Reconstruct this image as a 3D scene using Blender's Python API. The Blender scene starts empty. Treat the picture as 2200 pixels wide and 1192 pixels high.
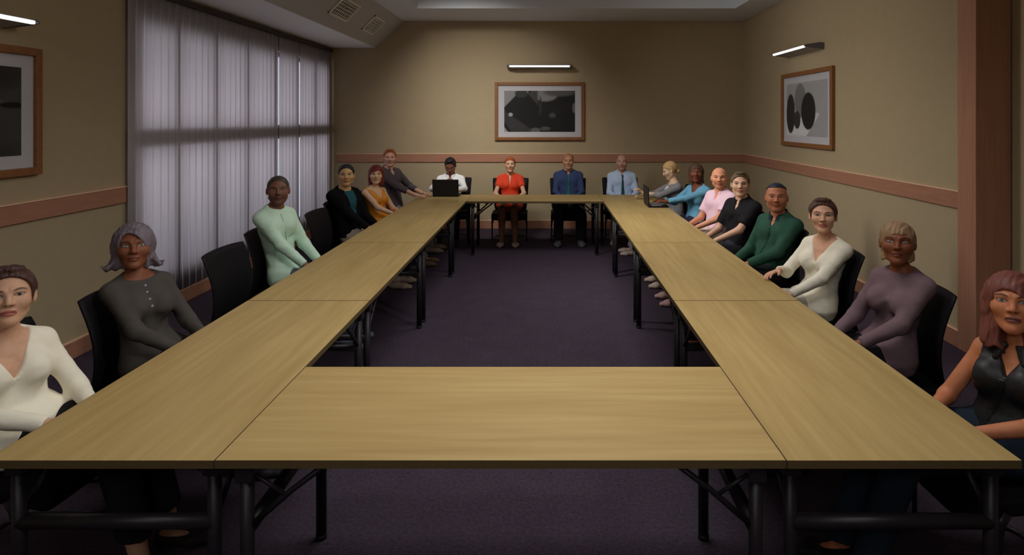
import bpy, bmesh, math
import numpy as np
from mathutils import Vector, Matrix

SC = bpy.context.scene
COL = SC.collection
PI = math.pi
F_PX, VPX, VPY, CAM_Z = 1340.0, 1172.0, 257.0, 1.848


def lin(c):
    out = []
    for v in c[:3]:
        v = v / 255.0
        out.append(v / 12.92 if v <= 0.04045 else ((v + 0.055) / 1.055) ** 2.4)
    return tuple(out)


# ------------------------------------------------------------------ nodes
class E:
    """tiny expression builder over shader math nodes"""
    def __init__(s, nt, sock):
        s.nt, s.s = nt, sock

    def _m(s, op, *a, clamp=False):
        n = s.nt.nodes.new('ShaderNodeMath')
        n.operation = op
        n.use_clamp = clamp
        for i, v in enumerate((s,) + a):
            if isinstance(v, E):
                s.nt.links.new(v.s, n.inputs[i])
            else:
                n.inputs[i].default_value = v
        return E(s.nt, n.outputs[0])

    def __add__(s, o): return s._m('ADD', o)
    def __sub__(s, o): return s._m('SUBTRACT', o)
    def __mul__(s, o): return s._m('MULTIPLY', o)
    def __truediv__(s, o): return s._m('DIVIDE', o)
    def abs(s): return s._m('ABSOLUTE')
    def sq(s): return s._m('MULTIPLY', s)
    def max(s, o): return s._m('MAXIMUM', o)
    def min(s, o): return s._m('MINIMUM', o)
    def gt(s, o): return s._m('GREATER_THAN', o)

    def below(s, edge, w):
        """1 where s < edge, soft over w"""
        n = s.nt.nodes.new('ShaderNodeMapRange')
        n.interpolation_type = 'SMOOTHSTEP'
        s.nt.links.new(s.s, n.inputs[0])
        n.inputs[1].default_value = edge - w
        n.inputs[2].default_value = edge + w
        n.inputs[3].default_value = 1.0
        n.inputs[4].default_value = 0.0
        return E(s.nt, n.outputs[0])


def mixc(nt, fac, a, b):
    n = nt.nodes.new('ShaderNodeMix')
    n.data_type = 'RGBA'
    for sock, v in ((n.inputs[0], fac), (n.inputs[6], a), (n.inputs[7], b)):
        if isinstance(v, E):
            nt.links.new(v.s, sock)
        elif hasattr(v, 'is_output'):
            nt.links.new(v, sock)
        elif isinstance(v, (int, float)):
            sock.default_value = v
        else:
            sock.default_value = (*v[:3], 1)
    return n.outputs[2]


def new_mat(name):
    m = bpy.data.materials.new(name)
    m.use_nodes = True
    nt = m.node_tree
    b = nt.nodes['Principled BSDF']
    return m, nt, b


def coords(nt, kind='Object', scale=(1, 1, 1)):
    tc = nt.nodes.new('ShaderNodeTexCoord')
    mp = nt.nodes.new('ShaderNodeMapping')
    mp.inputs['Scale'].default_value = scale
    nt.links.new(tc.outputs[kind], mp.inputs[0])
    return mp.outputs[0]


def noise(nt, vec, scale, detail=3, rough=.55):
    n = nt.nodes.new('ShaderNodeTexNoise')
    n.inputs['Scale'].default_value = scale
    n.inputs['Detail'].default_value = detail
    n.inputs['Roughness'].default_value = rough
    nt.links.new(vec, n.inputs['Vector'])
    return n.outputs[0]


def bump(nt, b, h, strength, dist=.01):
    n = nt.nodes.new('ShaderNodeBump')
    n.inputs['Strength'].default_value = strength
    n.inputs['Distance'].default_value = dist
    nt.links.new(h, n.inputs['Height'])
    nt.links.new(n.outputs[0], b.inputs['Normal'])


def mat(name, c, rough=.6, metal=0, spec=.3, var=.06, nscale=30, stretch=(1, 1, 1), bmp=0, bscale=None, sheen=0):
    """plain surface: colour with a little noise variation"""
    m, nt, b = new_mat(name)
    c = lin(c)
    v = coords(nt, scale=stretch)
    n = noise(nt, v, nscale)
    lo = tuple(x * (1 - var) for x in c)
    hi = tuple(min(1, x * (1 + var)) for x in c)
    nt.links.new(mixc(nt, E(nt, n), lo, hi), b.inputs['Base Color'])
    b.inputs['Roughness'].default_value = rough
    b.inputs['Metallic'].default_value = metal
    b.inputs['Specular IOR Level'].default_value = spec
    if sheen:
        b.inputs['Sheen Weight'].default_value = sheen
    if bmp:
        bump(nt, b, noise(nt, v, bscale or nscale), bmp)
    return m


def wood(name, c1, c2, stretch, rough=.5, scale=6, spec=.3):
    m, nt, b = new_mat(name)
    v = coords(nt, scale=stretch)
    n1 = noise(nt, v, scale, 5, .6)
    v2 = coords(nt, scale=tuple(s * 3.1 if s > 1 else s * .7 for s in stretch))
    n2 = noise(nt, v2, scale, 3, .5)
    f = (E(nt, n1) - .5) * 1.9 + (E(nt, n2) - .5) * .7 + .5
    f = f.max(0.0).min(1.0)
    nt.links.new(mixc(nt, f, lin(c1), lin(c2)), b.inputs['Base Color'])
    b.inputs['Roughness'].default_value = rough
    b.inputs['Specular IOR Level'].default_value = spec
    return m


# ------------------------------------------------------------------ objects
def tag(o, label=None, cat=None, group=None, kind=None):
    if label: o['label'] = label
    if cat: o['category'] = cat
    if group: o['group'] = group
    if kind: o['kind'] = kind
    return o


def empty(name, loc=(0, 0, 0), rz=0):
    o = bpy.data.objects.new(name, None)
    o.empty_display_size = .1
    COL.objects.link(o)
    o.location = loc
    o.rotation_euler = (0, 0, rz)
    return o


def link(name, me, m, parent=None):
    o = bpy.data.objects.new(name, me)
    COL.objects.link(o)
    if m is not None and not me.materials:
        me.materials.append(m)
    if parent is not None:
        o.parent = parent
    return o


class MB:
    """collects simple shapes into one mesh"""
    def __init__(s):
        s.bm = bmesh.new()

    def box(s, lo, hi, bev=0, M=None):
        lo, hi = Vector(lo), Vector(hi)
        r = bmesh.ops.create_cube(s.bm, size=1)
        c, d = (lo + hi) / 2, hi - lo
        for v in r['verts']:
            v.co = Vector((v.co.x * d.x, v.co.y * d.y, v.co.z * d.z)) + c
        vs = r['verts']
        if bev:
            es = list({e for v in vs for e in v.link_edges})
            g = bmesh.ops.bevel(s.bm, geom=es, offset=bev, segments=3, affect='EDGES', profile=.5)
            vs = list({v for f in g['faces'] for v in f.verts} | {v for v in vs if v.is_valid})
        if M is not None:
            bmesh.ops.transform(s.bm, matrix=M, verts=[v for v in vs if v.is_valid])
        return s

    def tube(s, pts, r, n=12, radii=None, closed=False):
        pts = [Vector(p) for p in pts]
        rings = []
        prev = None
        for i, p in enumerate(pts):
            a = pts[i - 1] if (i > 0 or closed) else None
            b = pts[(i + 1) % len(pts)] if (i < len(pts) - 1 or closed) else None
            d = ((b - p).normalized() if b is not None else Vector()) + ((p - a).normalized() if a is not None else Vector())
            d.normalize()
            u = prev if prev is not None else (Vector((0, 0, 1)) if abs(d.z) < .9 else Vector((1, 0, 0)))
            u = (u - d * u.dot(d)).normalized()
            prev = u
            w = d.cross(u)
            rr = radii[i] if radii else r
            rings.append([s.bm.verts.new(p + (u * math.cos(t) + w * math.sin(t)) * rr)
                          for t in [2 * PI * k / n for k in range(n)]])
        m = len(rings)
        for i in range(m if closed else m - 1):
            A, B = rings[i], rings[(i + 1) % m]
            for k in range(n):
                f = s.bm.faces.new((A[k], A[(k + 1) % n], B[(k + 1) % n], B[k]))
                f.smooth = True
        if not closed:
            s.bm.faces.new(rings[0][::-1])
            s.bm.faces.new(rings[-1])
        return s

    def prism(s, poly, axis, lo, hi):
        """extrude a 2D polygon along an axis (0,1,2)"""
        o = [a for a in (0, 1, 2) if a != axis]
        def P(p, t):
            v = [0, 0, 0]
            v[o[0]], v[o[1]], v[axis] = p[0], p[1], t
            return s.bm.verts.new(v)
        A = [P(p, lo) for p in poly]
        B = [P(p, hi) for p in poly]
        n = len(poly)
        for k in range(n):
            s.bm.faces.new((A[k], A[(k + 1) % n], B[(k + 1) % n], B[k]))
        s.bm.faces.new(A[::-1])
        s.bm.faces.new(B)
        return s

    def build(s, name, m, parent=None):
        bmesh.ops.recalc_face_normals(s.bm, faces=s.bm.faces[:])
        me = bpy.data.meshes.new(name)
        s.bm.to_mesh(me)
        s.bm.free()
        return link(name, me, m, parent)


def box_obj(name, lo, hi, m, parent=None, bev=0):
    return MB().box(lo, hi, bev).build(name, m, parent)


def copy_tree(o, parent=None):
    c = o.copy()
    COL.objects.link(c)
    if parent is not None:
        c.parent = parent
    for ch in list(o.children):
        copy_tree(ch, c)
    return c


# ------------------------------------------------------------------ implicit surfaces
class Grid:
    def __init__(s, lo, hi, h):
        s.lo = np.array(lo, float)
        s.n = np.ceil((np.array(hi) - s.lo) / h).astype(int) + 1
        s.h = h
        s.ax = [(s.lo[i] + h * np.arange(s.n[i])).astype(np.float32) for i in range(3)]
        s.F = np.full(s.n, .3, np.float32)

    def sl(s, bb, m):
        out = []
        for i in range(3):
            a = int(max(0, math.floor((bb[0][i] - m - s.lo[i]) / s.h)))
            b = int(min(s.n[i], math.ceil((bb[1][i] + m - s.lo[i]) / s.h) + 1))
            if b <= a:
                return None
            out.append(slice(a, b))
        return tuple(out)

    def xyz(s, sl=None):
        sl = sl or (slice(None),) * 3
        return s.ax[0][sl[0]][:, None, None], s.ax[1][sl[1]][None, :, None], s.ax[2][sl[2]][None, None, :]

    def add(s, op, grow=0.0, k=None):
        f, bb, kk = op
        k = kk if k is None else k
        sl = s.sl(bb, k + abs(grow) + 4 * s.h)
        if sl is None:
            return
        d = f(*s.xyz(sl)) - grow
        A = s.F[sl]
        if k > 0:
            t = np.clip(.5 + .5 * (A - d) / k, 0, 1)
            s.F[sl] = A + (d - A) * t - k * t * (1 - t)
        else:
            s.F[sl] = np.minimum(A, d)

    def sub(s, op, k=0.0):
        f, bb, _ = op
        sl = s.sl(bb, k + 4 * s.h)
        if sl is None:
            return
        d = -f(*s.xyz(sl))
        A = s.F[sl]
        if k > 0:
            t = np.clip(.5 - .5 * (A - d) / k, 0, 1)
            s.F[sl] = A + (d - A) * t + k * t * (1 - t)
        else:
            s.F[sl] = np.maximum(A, d)

    def clip(s, arr):
        s.F = np.maximum(s.F, arr).astype(np.float32)

    def sample(s, p):
        i = np.round((np.array(p) - s.lo) / s.h).astype(int)
        i = np.clip(i, 0, s.n - 1)
        return s.F[tuple(i)]


def surface(g, smooth=1):
    F = g.F.copy()
    for ax in range(3):   # close at the borders
        i0 = [slice(None)] * 3; i0[ax] = 0
        i1 = [slice(None)] * 3; i1[ax] = -1
        F[tuple(i0)] = np.maximum(F[tuple(i0)], 1e-4)
        F[tuple(i1)] = np.maximum(F[tuple(i1)], 1e-4)
    S = F < 0
    c = np.zeros(tuple(n - 1 for n in F.shape), np.int8)
    for a in (0, 1):
        for b in (0, 1):
            for d in (0, 1):
                c += S[a:F.shape[0] - 1 + a, b:F.shape[1] - 1 + b, d:F.shape[2] - 1 + d]
    mixed = (c > 0) & (c < 8)
    I = np.argwhere(mixed)
    if not len(I):
        return np.zeros((0, 3)), np.zeros((0, 4), int)
    idx = np.full(mixed.shape, -1, np.int64)
    idx[mixed] = np.arange(len(I))
    pos = np.zeros((len(I), 3)); cnt = np.zeros(len(I))
    cor = [(a, b, d) for a in (0, 1) for b in (0, 1) for d in (0, 1)]
    for p in cor:
        for ax in range(3):
            if p[ax] == 0:
                q = list(p); q[ax] = 1
                fa = F[I[:, 0] + p[0], I[:, 1] + p[1], I[:, 2] + p[2]]
                fb = F[I[:, 0] + q[0], I[:, 1] + q[1], I[:, 2] + q[2]]
                cr = (fa < 0) != (fb < 0)
                t = np.where(cr, fa / np.where(cr, fa - fb, 1), 0)
                e = np.tile(np.array(p, float), (len(I), 1))
                e[:, ax] += t
                pos += e * cr[:, None]
                cnt += cr
    V = (I + pos / cnt[:, None]) * g.h + g.lo
    Q = []
    for ax in range(3):
        u, w = (ax + 1) % 3, (ax + 2) % 3
        a = [slice(None)] * 3; b = [slice(None)] * 3
        a[ax] = slice(0, -1); b[ax] = slice(1, None)
        ch = S[tuple(a)] != S[tuple(b)]
        E_ = np.argwhere(ch)
        ok = (E_[:, u] > 0) & (E_[:, w] > 0) & (E_[:, u] < F.shape[u] - 1) & (E_[:, w] < F.shape[w] - 1)
        E_ = E_[ok]
        flip = S[E_[:, 0], E_[:, 1], E_[:, 2]]
        def cell(du, dw):
            t = E_.copy(); t[:, u] += du; t[:, w] += dw
            return idx[t[:, 0], t[:, 1], t[:, 2]]
        q = np.stack([cell(-1, -1), cell(0, -1), cell(0, 0), cell(-1, 0)], 1)
        q[~flip] = q[~flip][:, ::-1]
        Q.append(q)
    Q = np.concatenate(Q)
    for _ in range(smooth):
        acc = np.zeros_like(V); n = np.zeros(len(V))
        for a in range(4):
            b = (a + 1) % 4
            for i, j in ((a, b), (b, a)):
                for k in range(3):
                    acc[:, k] += np.bincount(Q[:, i], V[Q[:, j], k], len(V))
                n += np.bincount(Q[:, i], minlength=len(V))
        V = V * .4 + acc / np.maximum(n, 1)[:, None] * .6
    return V, Q


def mesh_from(name, V, Q):
    me = bpy.data.meshes.new(name)
    used = np.unique(Q)
    rm = np.full(len(V), -1, np.int64)
    rm[used] = np.arange(len(used))
    V = V[used]; Q = rm[Q]
    me.vertices.add(len(V))
    me.vertices.foreach_set('co', V.astype(np.float32).ravel())
    me.loops.add(Q.size)
    me.loops.foreach_set('vertex_index', Q.astype(np.int32).ravel())
    me.polygons.add(len(Q))
    me.polygons.foreach_set('loop_start', (np.arange(len(Q)) * 4).astype(np.int32))
    me.polygons.foreach_set('use_smooth', np.ones(len(Q), bool))
    me.update(calc_edges=True)
    me.validate()
    return me, V


def A3(*v): return np.array(v, float)


def cap(a, b, r1, r2, k=.03):
    a, b = np.array(a, float), np.array(b, float)
    ba = b - a
    L2 = float(ba @ ba) + 1e-12
    R = max(r1, r2)
    def f(x, y, z):
        px, py, pz = x - a[0], y - a[1], z - a[2]
        t = np.clip((px * ba[0] + py * ba[1] + pz * ba[2]) / L2, 0, 1)
        return np.sqrt((px - t * ba[0]) ** 2 + (py - t * ba[1]) ** 2 + (pz - t * ba[2]) ** 2) - (r1 + t * (r2 - r1))
    return f, (np.minimum(a, b) - R, np.maximum(a, b) + R), k


def ecap(a, b, s, w1, w2, d1, d2, k=.02):
    """capsule with an elliptic section: half width w along s, half depth d"""
    a, b, s = np.array(a, float), np.array(b, float), np.array(s, float)
    s = s / np.linalg.norm(s)
    ba = b - a
    L2 = float(ba @ ba) + 1e-12
    R = max(w1, w2, d1, d2)
    def f(x, y, z):
        px, py, pz = x - a[0], y - a[1], z - a[2]
        t = np.clip((px * ba[0] + py * ba[1] + pz * ba[2]) / L2, 0, 1)
        qx, qy, qz = px - t * ba[0], py - t * ba[1], pz - t * ba[2]
        qs = qx * s[0] + qy * s[1] + qz * s[2]
        q2 = np.maximum(qx * qx + qy * qy + qz * qz - qs * qs, 0)
        w, d = w1 + t * (w2 - w1), d1 + t * (d2 - d1)
        return (np.sqrt((qs / w) ** 2 + q2 / (d * d)) - 1) * np.minimum(w, d)
    return f, (np.minimum(a, b) - R, np.maximum(a, b) + R), k


def ell(c, r, k=.03, R=None):
    c, r = np.array(c, float), np.array(r, float)
    def f(x, y, z):
        px, py, pz = x - c[0], y - c[1], z - c[2]
        if R is not None:
            px, py, pz = (R[0][0] * px + R[1][0] * py + R[2][0] * pz,
                          R[0][1] * px + R[1][1] * py + R[2][1] * pz,
                          R[0][2] * px + R[1][2] * py + R[2][2] * pz)
        k0 = np.sqrt((px / r[0]) ** 2 + (py / r[1]) ** 2 + (pz / r[2]) ** 2)
        k1 = np.sqrt((px / r[0] ** 2) ** 2 + (py / r[1] ** 2) ** 2 + (pz / r[2] ** 2) ** 2) + 1e-9
        return k0 * (k0 - 1) / k1
    m = max(r)
    return f, (c - m, c + m), k


def smin(a, b, k):
    t = np.clip(.5 + .5 * (a - b) / k, 0, 1)
    return a + (b - a) * t - k * t * (1 - t)


def smax(a, b, k):
    return -smin(-a, -b, k)


# ------------------------------------------------------------------ materials of the place
M = {}
M['wall'] = mat('khaki_wall', (172, 154, 124), .9, var=.05, nscale=9, bmp=.05, bscale=250)
M['wood_trim'] = wood('reddish_trim', (160, 112, 90), (178, 127, 102), (1, 1, 6), .55, 5)
M['trim_cap'] = mat('pale_trim_cap', (232, 190, 158), .5)
M['door_wood'] = wood('reddish_casing', (164, 116, 93), (182, 132, 106), (8, 8, .6), .5, 4)
M['plaster'] = mat('ceiling_plaster', (222, 228, 237), .95, var=.03)
M['duct_lit'] = mat('lit_duct_underside', (240, 246, 252), .9, var=.02)  # duct underside: its bright lighting is put into a paler colour
M['duct_shaded'] = mat('shaded_duct_face', (192, 194, 200), .9, var=.03)  # sloped duct face: its shade is put into a darker colour
M['black_metal'] = mat('black_powder_coat', (34, 31, 36), .42, spec=.35, var=.1, nscale=60)
M['chair_plastic'] = mat('black_chair_plastic', (20, 18, 22), .6, spec=.15, var=.1, nscale=40, bmp=.06, bscale=500)
M['chair_pad'] = mat('black_chair_fabric', (22, 20, 24), .9, spec=.1, var=.12, nscale=120, bmp=.2, bscale=600)
M['chair_leg'] = mat('dark_chair_steel', (52, 50, 54), .35, .5)
M['frame_wood'] = wood('picture_frame_oak', (120, 78, 46), (148, 98, 60), (7, 7, 7), .45, 3)
M['mat_board'] = mat('grey_mat_board', (188, 186, 192), .85, var=.03)
M['lamp_metal'] = mat('brushed_lamp_metal', (158, 156, 166), .4, .35)
M['lamp_cap'] = mat('dark_lamp_cap', (104, 100, 108), .4, .4)
M['laptop'] = mat('black_laptop_plastic', (27, 26, 30), .45)
M['keys'] = mat('silver_keyboard', (176, 178, 186), .45)
M['vent'] = mat('vent_paint', (235, 233, 230), .6)
M['vent_dark'] = mat('vent_shadow_gap', (48, 46, 46), .9)
M['win_frame'] = mat('dark_window_frame', (62, 54, 58), .6)
M['edge_band'] = mat('table_edge_band', (94, 78, 50), .6, var=.1)

# table top oak: grain along the table's length (object X)
m, nt, b = new_mat('light_oak_laminate')
v = coords(nt, scale=(.55, 7.5, 1))
n1 = noise(nt, v, 2.2, 4, .55)
v2 = coords(nt, scale=(1.2, 38, 1))
n2 = noise(nt, v2, 1.6, 3, .6)
f = ((E(nt, n1) - .5) * 2.3 + (E(nt, n2) - .5) * .75 + .5).max(0.).min(1.)
nt.links.new(mixc(nt, f, lin((170, 142, 90)), lin((190, 164, 110))), b.inputs['Base Color'])
b.inputs['Roughness'].default_value = .5
b.inputs['Specular IOR Level'].default_value = .22
M['oak'] = m

# carpet
m, nt, b = new_mat('aubergine_carpet')
v = coords(nt)
n1 = noise(nt, v, 55, 4, .75)
n2 = noise(nt, v, 5, 2)
f = ((E(nt, n1) - .5) * 2.6 + (E(nt, n2) - .5) * .5 + .5).max(0.).min(1.)
nt.links.new(mixc(nt, f, lin((56, 48, 59)), lin((80, 69, 83))), b.inputs['Base Color'])
b.inputs['Roughness'].default_value = 1
b.inputs['Specular IOR Level'].default_value = .05
bump(nt, b, n1, .5, .01)
M['carpet'] = m

# blind fabric: lets daylight through
m, nt, b = new_mat('grey_blind_fabric')
out = nt.nodes['Material Output']
v = coords(nt, scale=(1, 40, .25))
n1 = noise(nt, v, 3, 3, .6)
cc = mixc(nt, E(nt, n1), lin((196, 190, 195)), lin((222, 217, 220)))
nt.links.new(cc, b.inputs['Base Color'])
b.inputs['Roughness'].default_value = .9
b.inputs['Specular IOR Level'].default_value = .1
tr = nt.nodes.new('ShaderNodeBsdfTranslucent')
nt.links.new(cc, tr.inputs['Color'])
mx = nt.nodes.new('ShaderNodeMixShader')
mx.inputs[0].default_value = .5
nt.links.new(b.outputs[0], mx.inputs[1])
nt.links.new(tr.outputs[0], mx.inputs[2])
nt.links.new(mx.outputs[0], out.inputs[0])
M['blind'] = m

# lamp tube
m, nt, b = new_mat('glowing_tube')
b.inputs['Base Color'].default_value = (.9, .9, .9, 1)
b.inputs['Emission Color'].default_value = (1, .97, .95, 1)
b.inputs['Emission Strength'].default_value = 2.2
M['tube'] = m

# window glass, thin
m, nt, b = new_mat('clear_glass')
out = nt.nodes['Material Output']
tp = nt.nodes.new('ShaderNodeBsdfTransparent')
gl = nt.nodes.new('ShaderNodeBsdfGlossy')
gl.inputs['Roughness'].default_value = .05
mx = nt.nodes.new('ShaderNodeMixShader')
mx.inputs[0].default_value = .06
nt.links.new(tp.outputs[0], mx.inputs[1]); nt.links.new(gl.outputs[0], mx.inputs[2])
nt.links.new(mx.outputs[0], out.inputs[0])
M['glass'] = m


def uv2(nt, W, H):
    """u, v in 0..1 over a picture lying in its local X-Z plane, centred"""
    tc = nt.nodes.new('ShaderNodeTexCoord')
    sp = nt.nodes.new('ShaderNodeSeparateXYZ')
    nt.links.new(tc.outputs['Object'], sp.inputs[0])
    return E(nt, sp.outputs[0]) / W + .5, E(nt, sp.outputs[2]) / H + .5, tc.outputs['Object']


def art_mat(name, W, H, base, shapes, streak=.12):
    """soft-edged grey shapes: (kind, args, soft, grey)"""
    m, nt, b = new_mat(name)
    u, v, oc = uv2(nt, W, H)
    n = noise(nt, oc, 6, 4, .6)
    col = mixc(nt, E(nt, n), lin((base - 8,) * 3), lin((base + 10, base + 8, base + 10)))
    for kind, a, soft, g in shapes:
        if kind == 'e':      # ellipse cx cy rx ry
            d = ((u - a[0]) / a[2]).sq() + ((v - a[1]) / a[3]).sq()
            mk = d.below(1, soft)
        else:                # half planes: list of (nx, ny, c): inside where nx*u+ny*v < c
            mk = None
            for nx, ny, c in a:
                t = (u * nx + v * ny).below(c, soft)
                mk = t if mk is None else mk.min(t)
        gg = mixc(nt, E(nt, n), lin((g - 5,) * 3), lin((g + 7, g + 5, g + 7)))
        col = mixc(nt, mk, col, gg)
    nt.links.new(col, b.inputs['Base Color'])
    b.inputs['Roughness'].default_value = .6
    b.inputs['Specular IOR Level'].default_value = .15
    return m


# ------------------------------------------------------------------ room
XL, XR, YB, YN = -3.67, 3.36, 10.6, -3.0
ZC = 3.525
def struct(o):
    o['kind'] = 'structure'
    return o

struct(box_obj('floor', (XL - .4, YN - .1, -.1), (XR + .6, YB + .1, 0), M['carpet']))
struct(box_obj('wall_back', (XL - .3, YB, 0), (XR + .4, YB + .12, 4.1), M['wall']))
struct(box_obj('wall_front', (XL - .3, YN - .12, 0), (XR + .5, YN, 4.1), M['wall']))
WY0, WY1, WZ0, WZ1 = 5.58, 10.46, .30, 2.79
wl = MB()
wl.box((XL - .16, YN, 0), (XL, WY0, 4.1))
wl.box((XL - .16, WY0, 0), (XL, YB, WZ0))
wl.box((XL - .16, WY0, WZ1), (XL, YB, 4.1))
wl.box((XL - .16, WY1, WZ0), (XL, YB, WZ1))
struct(wl.build('wall_left', M['wall']))
wr = MB()
wr.box((XR, 4.86, 0), (XR + .12, YB, 4.1))
wr.box((XR + .26, YN, 0), (XR + .38, 4.86, 4.1))
wr.box((XR + .12, 4.87, 0), (XR + .38, 4.99, 4.1))
struct(wr.build('wall_right', M['wall']))
# ceiling with a raised coffer
CX0, CX1, CY0, CY1, CZ = -1.93, 2.86, -1.6, 9.4, 3.86
ce = MB()
ce.box((XL - .2, CY1, ZC), (XR + .5, YB + .1, ZC + .08))
ce.box((XL - .2, YN - .1, ZC), (XR + .5, CY0, ZC + .08))
ce.box((XL - .2, CY0, ZC), (CX0, CY1, ZC + .08))
ce.box((CX1, CY0, ZC), (XR + .5, CY1, ZC + .08))
ce.box((CX0 - .06, CY0 - .06, CZ), (CX1 + .06, CY1 + .06, CZ + .08))
ce.box((CX0 - .06, CY1, ZC + .08), (CX1 + .06, CY1 + .06, CZ))
ce.box((CX0 - .06, CY0 - .06, ZC + .08), (CX1 + .06, CY0, CZ))
ce.box((CX0 - .06, CY0, ZC + .08), (CX0, CY1, CZ))
ce.box((CX1, CY0, ZC + .08), (CX1 + .06, CY1, CZ))
struct(ce.build('ceiling', M['plaster']))
# lowered duct along the window wall: flat underside and sloped face
SZ = 3.068
du = struct(MB().prism([(XL, SZ), (-2.88, SZ), (-2.86, SZ + .02), (XL, SZ + .02)], 1, 0, YB).build('ceiling_duct', M['duct_lit']))
MB().prism([(-2.88, SZ), (-2.41, ZC), (-2.41, ZC + .02), (-2.92, SZ + .02)], 1, 0, YB).build('sloped_face', M['duct_shaded'], du)

# dado rails and skirting
def rail(name, lo, hi, cap_lo, cap_hi):
    mb = MB().box(lo, hi, .004)
    o = struct(mb.build(name, M['wood_trim']))
    c = box_obj('rail_cap', cap_lo, cap_hi, M['trim_cap'], o, .002)
    return o
DZ0, DZ1 = 1.128, 1.262
T = .022
rail('trim_1', (XL + .12, YB - T, DZ0), (XR, YB, DZ1), (XL + .12, YB - T - .006, DZ1), (XR, YB, DZ1 + .010))
rail('trim_2', (XR - T, 5.04, DZ0), (XR, YB - T, DZ1), (XR - T - .006, 5.04, DZ1), (XR, YB - T, DZ1 + .010))
rail('trim_3', (XL, YN, DZ0), (XL + T, WY0 - .06, DZ1), (XL, YN, DZ1), (XL + T + .006, WY0 - .06, DZ1 + .010))
def skirt(name, lo, hi, cl, ch):
    rail(name, lo, hi, cl, ch)
skirt('baseboard_back', (XL, YB - T, 0), (XR, YB, .132), (XL, YB - T - .004, .132), (XR, YB, .142))
skirt('baseboard_right', (XR - T, 5.04, 0), (XR, YB - T, .132), (XR - T - .004, 5.04, .132), (XR, YB - T, .142))
skirt('baseboard_left', (XL, YN, 0), (XL + T, YB - T, .132), (XL, YN, .132), (XL + T + .004, YB - T, .142))
# door casing on the right and its deep reveal
dc = MB()
dc.box((XR - .028, 4.86, 0), (XR + .02, 5.045, 3.52), .004)
dc.box((XR - .028, 4.83, 0), (XR + .245, 4.862, 3.52), .004)
struct(dc.build('trim_4', M['door_wood']))

# window with panes behind the blind
wf = MB()
wx0, wx1 = XL - .13, XL - .07
for y in [WY0 + .03, 6.18, 6.89, 7.62, 8.40, 9.14, 9.86, WY1 - .03]:
    w_ = .03
    wf.box((wx0, y - w_, WZ0), (wx1, y + w_, WZ1))
wf.box((wx0, WY0, WZ0), (wx1, WY1, WZ0 + .06))
wf.box((wx0, WY0, WZ1 - .06), (wx1, WY1, WZ1))
wf.box((wx0 - .02, WY0, 1.585), (wx1 + .07, WY1, 1.775))
wn = struct(wf.build('window_1', M['win_frame']))
box_obj('pane', (XL - .105, WY0, WZ0), (XL - .099, WY1, WZ1), M['glass'], wn)

# vertical blind
bl = empty('window_blind', (XL + .036, 8.0, 3.04))
tag(bl, 'wide grey vertical fabric blind drawn across the window on the left wall', 'blind')
MB().box((-.03, -2.58, -.05), (.035, 2.56, .0), .004).build('head_rail', M['win_frame'], bl)
sb = bmesh.new()
yy = -2.58
prev = None
while yy < 2.48:
    w_ = .118
    for t in np.linspace(0, 1, 7):
        x = .004 - .008 * t + .004 * math.sin(PI * t)
        y = yy + t * w_ * .985
        c = (sb.verts.new((x, y, -.045)), sb.verts.new((x, y, -2.885)))
        if prev is not None:
            fc = sb.faces.new((prev[0], c[0], c[1], prev[1])); fc.smooth = 0 < t
        prev = c
    world_y = 8.0 + yy + w_
    yy += w_
    if abs(world_y - 8.52) < .06 or abs(world_y - 9.20) < .06:
        yy += .011         # two slats hang slightly open
        prev = None
me = bpy.data.meshes.new('slats'); sb.to_mesh(me); sb.free()
so_ = link('slats', me, M['blind'], bl)
ov = MB()
for y in (6.18, 6.89, 7.62, 8.40, 9.14, 9.86):
    ov.box((-.0125, y - 8 - .024, -2.885), (-.0105, y - 8 + .024, -.045))
    ov.box((-.0185, y - 8 - .018, -2.885), (-.0165, y - 8 + .018, -.045))
ov.build('overlap_strips', M['blind'], bl)
md = so_.modifiers.new('thick', 'SOLIDIFY'); md.thickness = .0012

# vents on the sloped duct face
def vent(px, name_label, y0, y1, s0, s1):
    P0, P1 = Vector((-2.88, 0, SZ)), Vector((-2.41, 0, ZC))
    d = (P1 - P0)
    nrm = Vector((d.z, 0, -d.x)).normalized()
    L = d.length
    cy, cs = (y0 + y1) / 2, (s0 + s1) / 2
    r = empty('air_vent', P0 + d * cs + Vector((0, cy, 0)))
    # local X along slope, local Y along room, local Z out of the face
    X = d.normalized()
    R = Matrix((X, Vector((0, 1, 0)), X.cross(Vector((0, 1, 0))))).transposed()
    if R.col[2].dot(nrm) < 0:
        R = Matrix((X, Vector((0, -1, 0)), X.cross(Vector((0, -1, 0))))).transposed()
    r.rotation_euler = R.to_euler()
    hx, hy = (s1 - s0) * L / 2, (y1 - y0) / 2
    tag(r, name_label, 'air vent', 'vents in the duct')
    box_obj('shaded_opening_plate', (-hx, -hy, -.01), (hx, hy, .004), M['vent_dark'], r)  # dark plate, its colour stands for the shade inside the duct
    mb = MB()
    for a, b_ in (((-hx, -hy), (-hx + .03, hy)), ((hx - .03, -hy), (hx, hy)), ((-hx, -hy), (hx, -hy + .03)), ((-hx, hy - .03), (hx, hy))):
        mb.box((a[0], a[1], 0), (b_[0], b_[1], .018))
    mb.build('vent_frame', M['vent'], r)
    mb = MB()
    n = 9
    for k in range(n):
        t = -hy + .03 + (2 * hy - .06) * (k + .5) / n
        mb.box((-hx + .02, t - .009, .002), (hx - .02, t + .009, .012))
    for k in range(5):
        t = -hx + .03 + (2 * hx - .06) * (k + .5) / 5
        mb.box((t - .005, -hy + .02, .006), (t + .005, hy - .02, .014))
    mb.build('grille', M['vent'], r)
vent(0, 'square grey air vent in the sloped duct, nearer the end wall', 9.28, 9.85, .28, .74)
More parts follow.
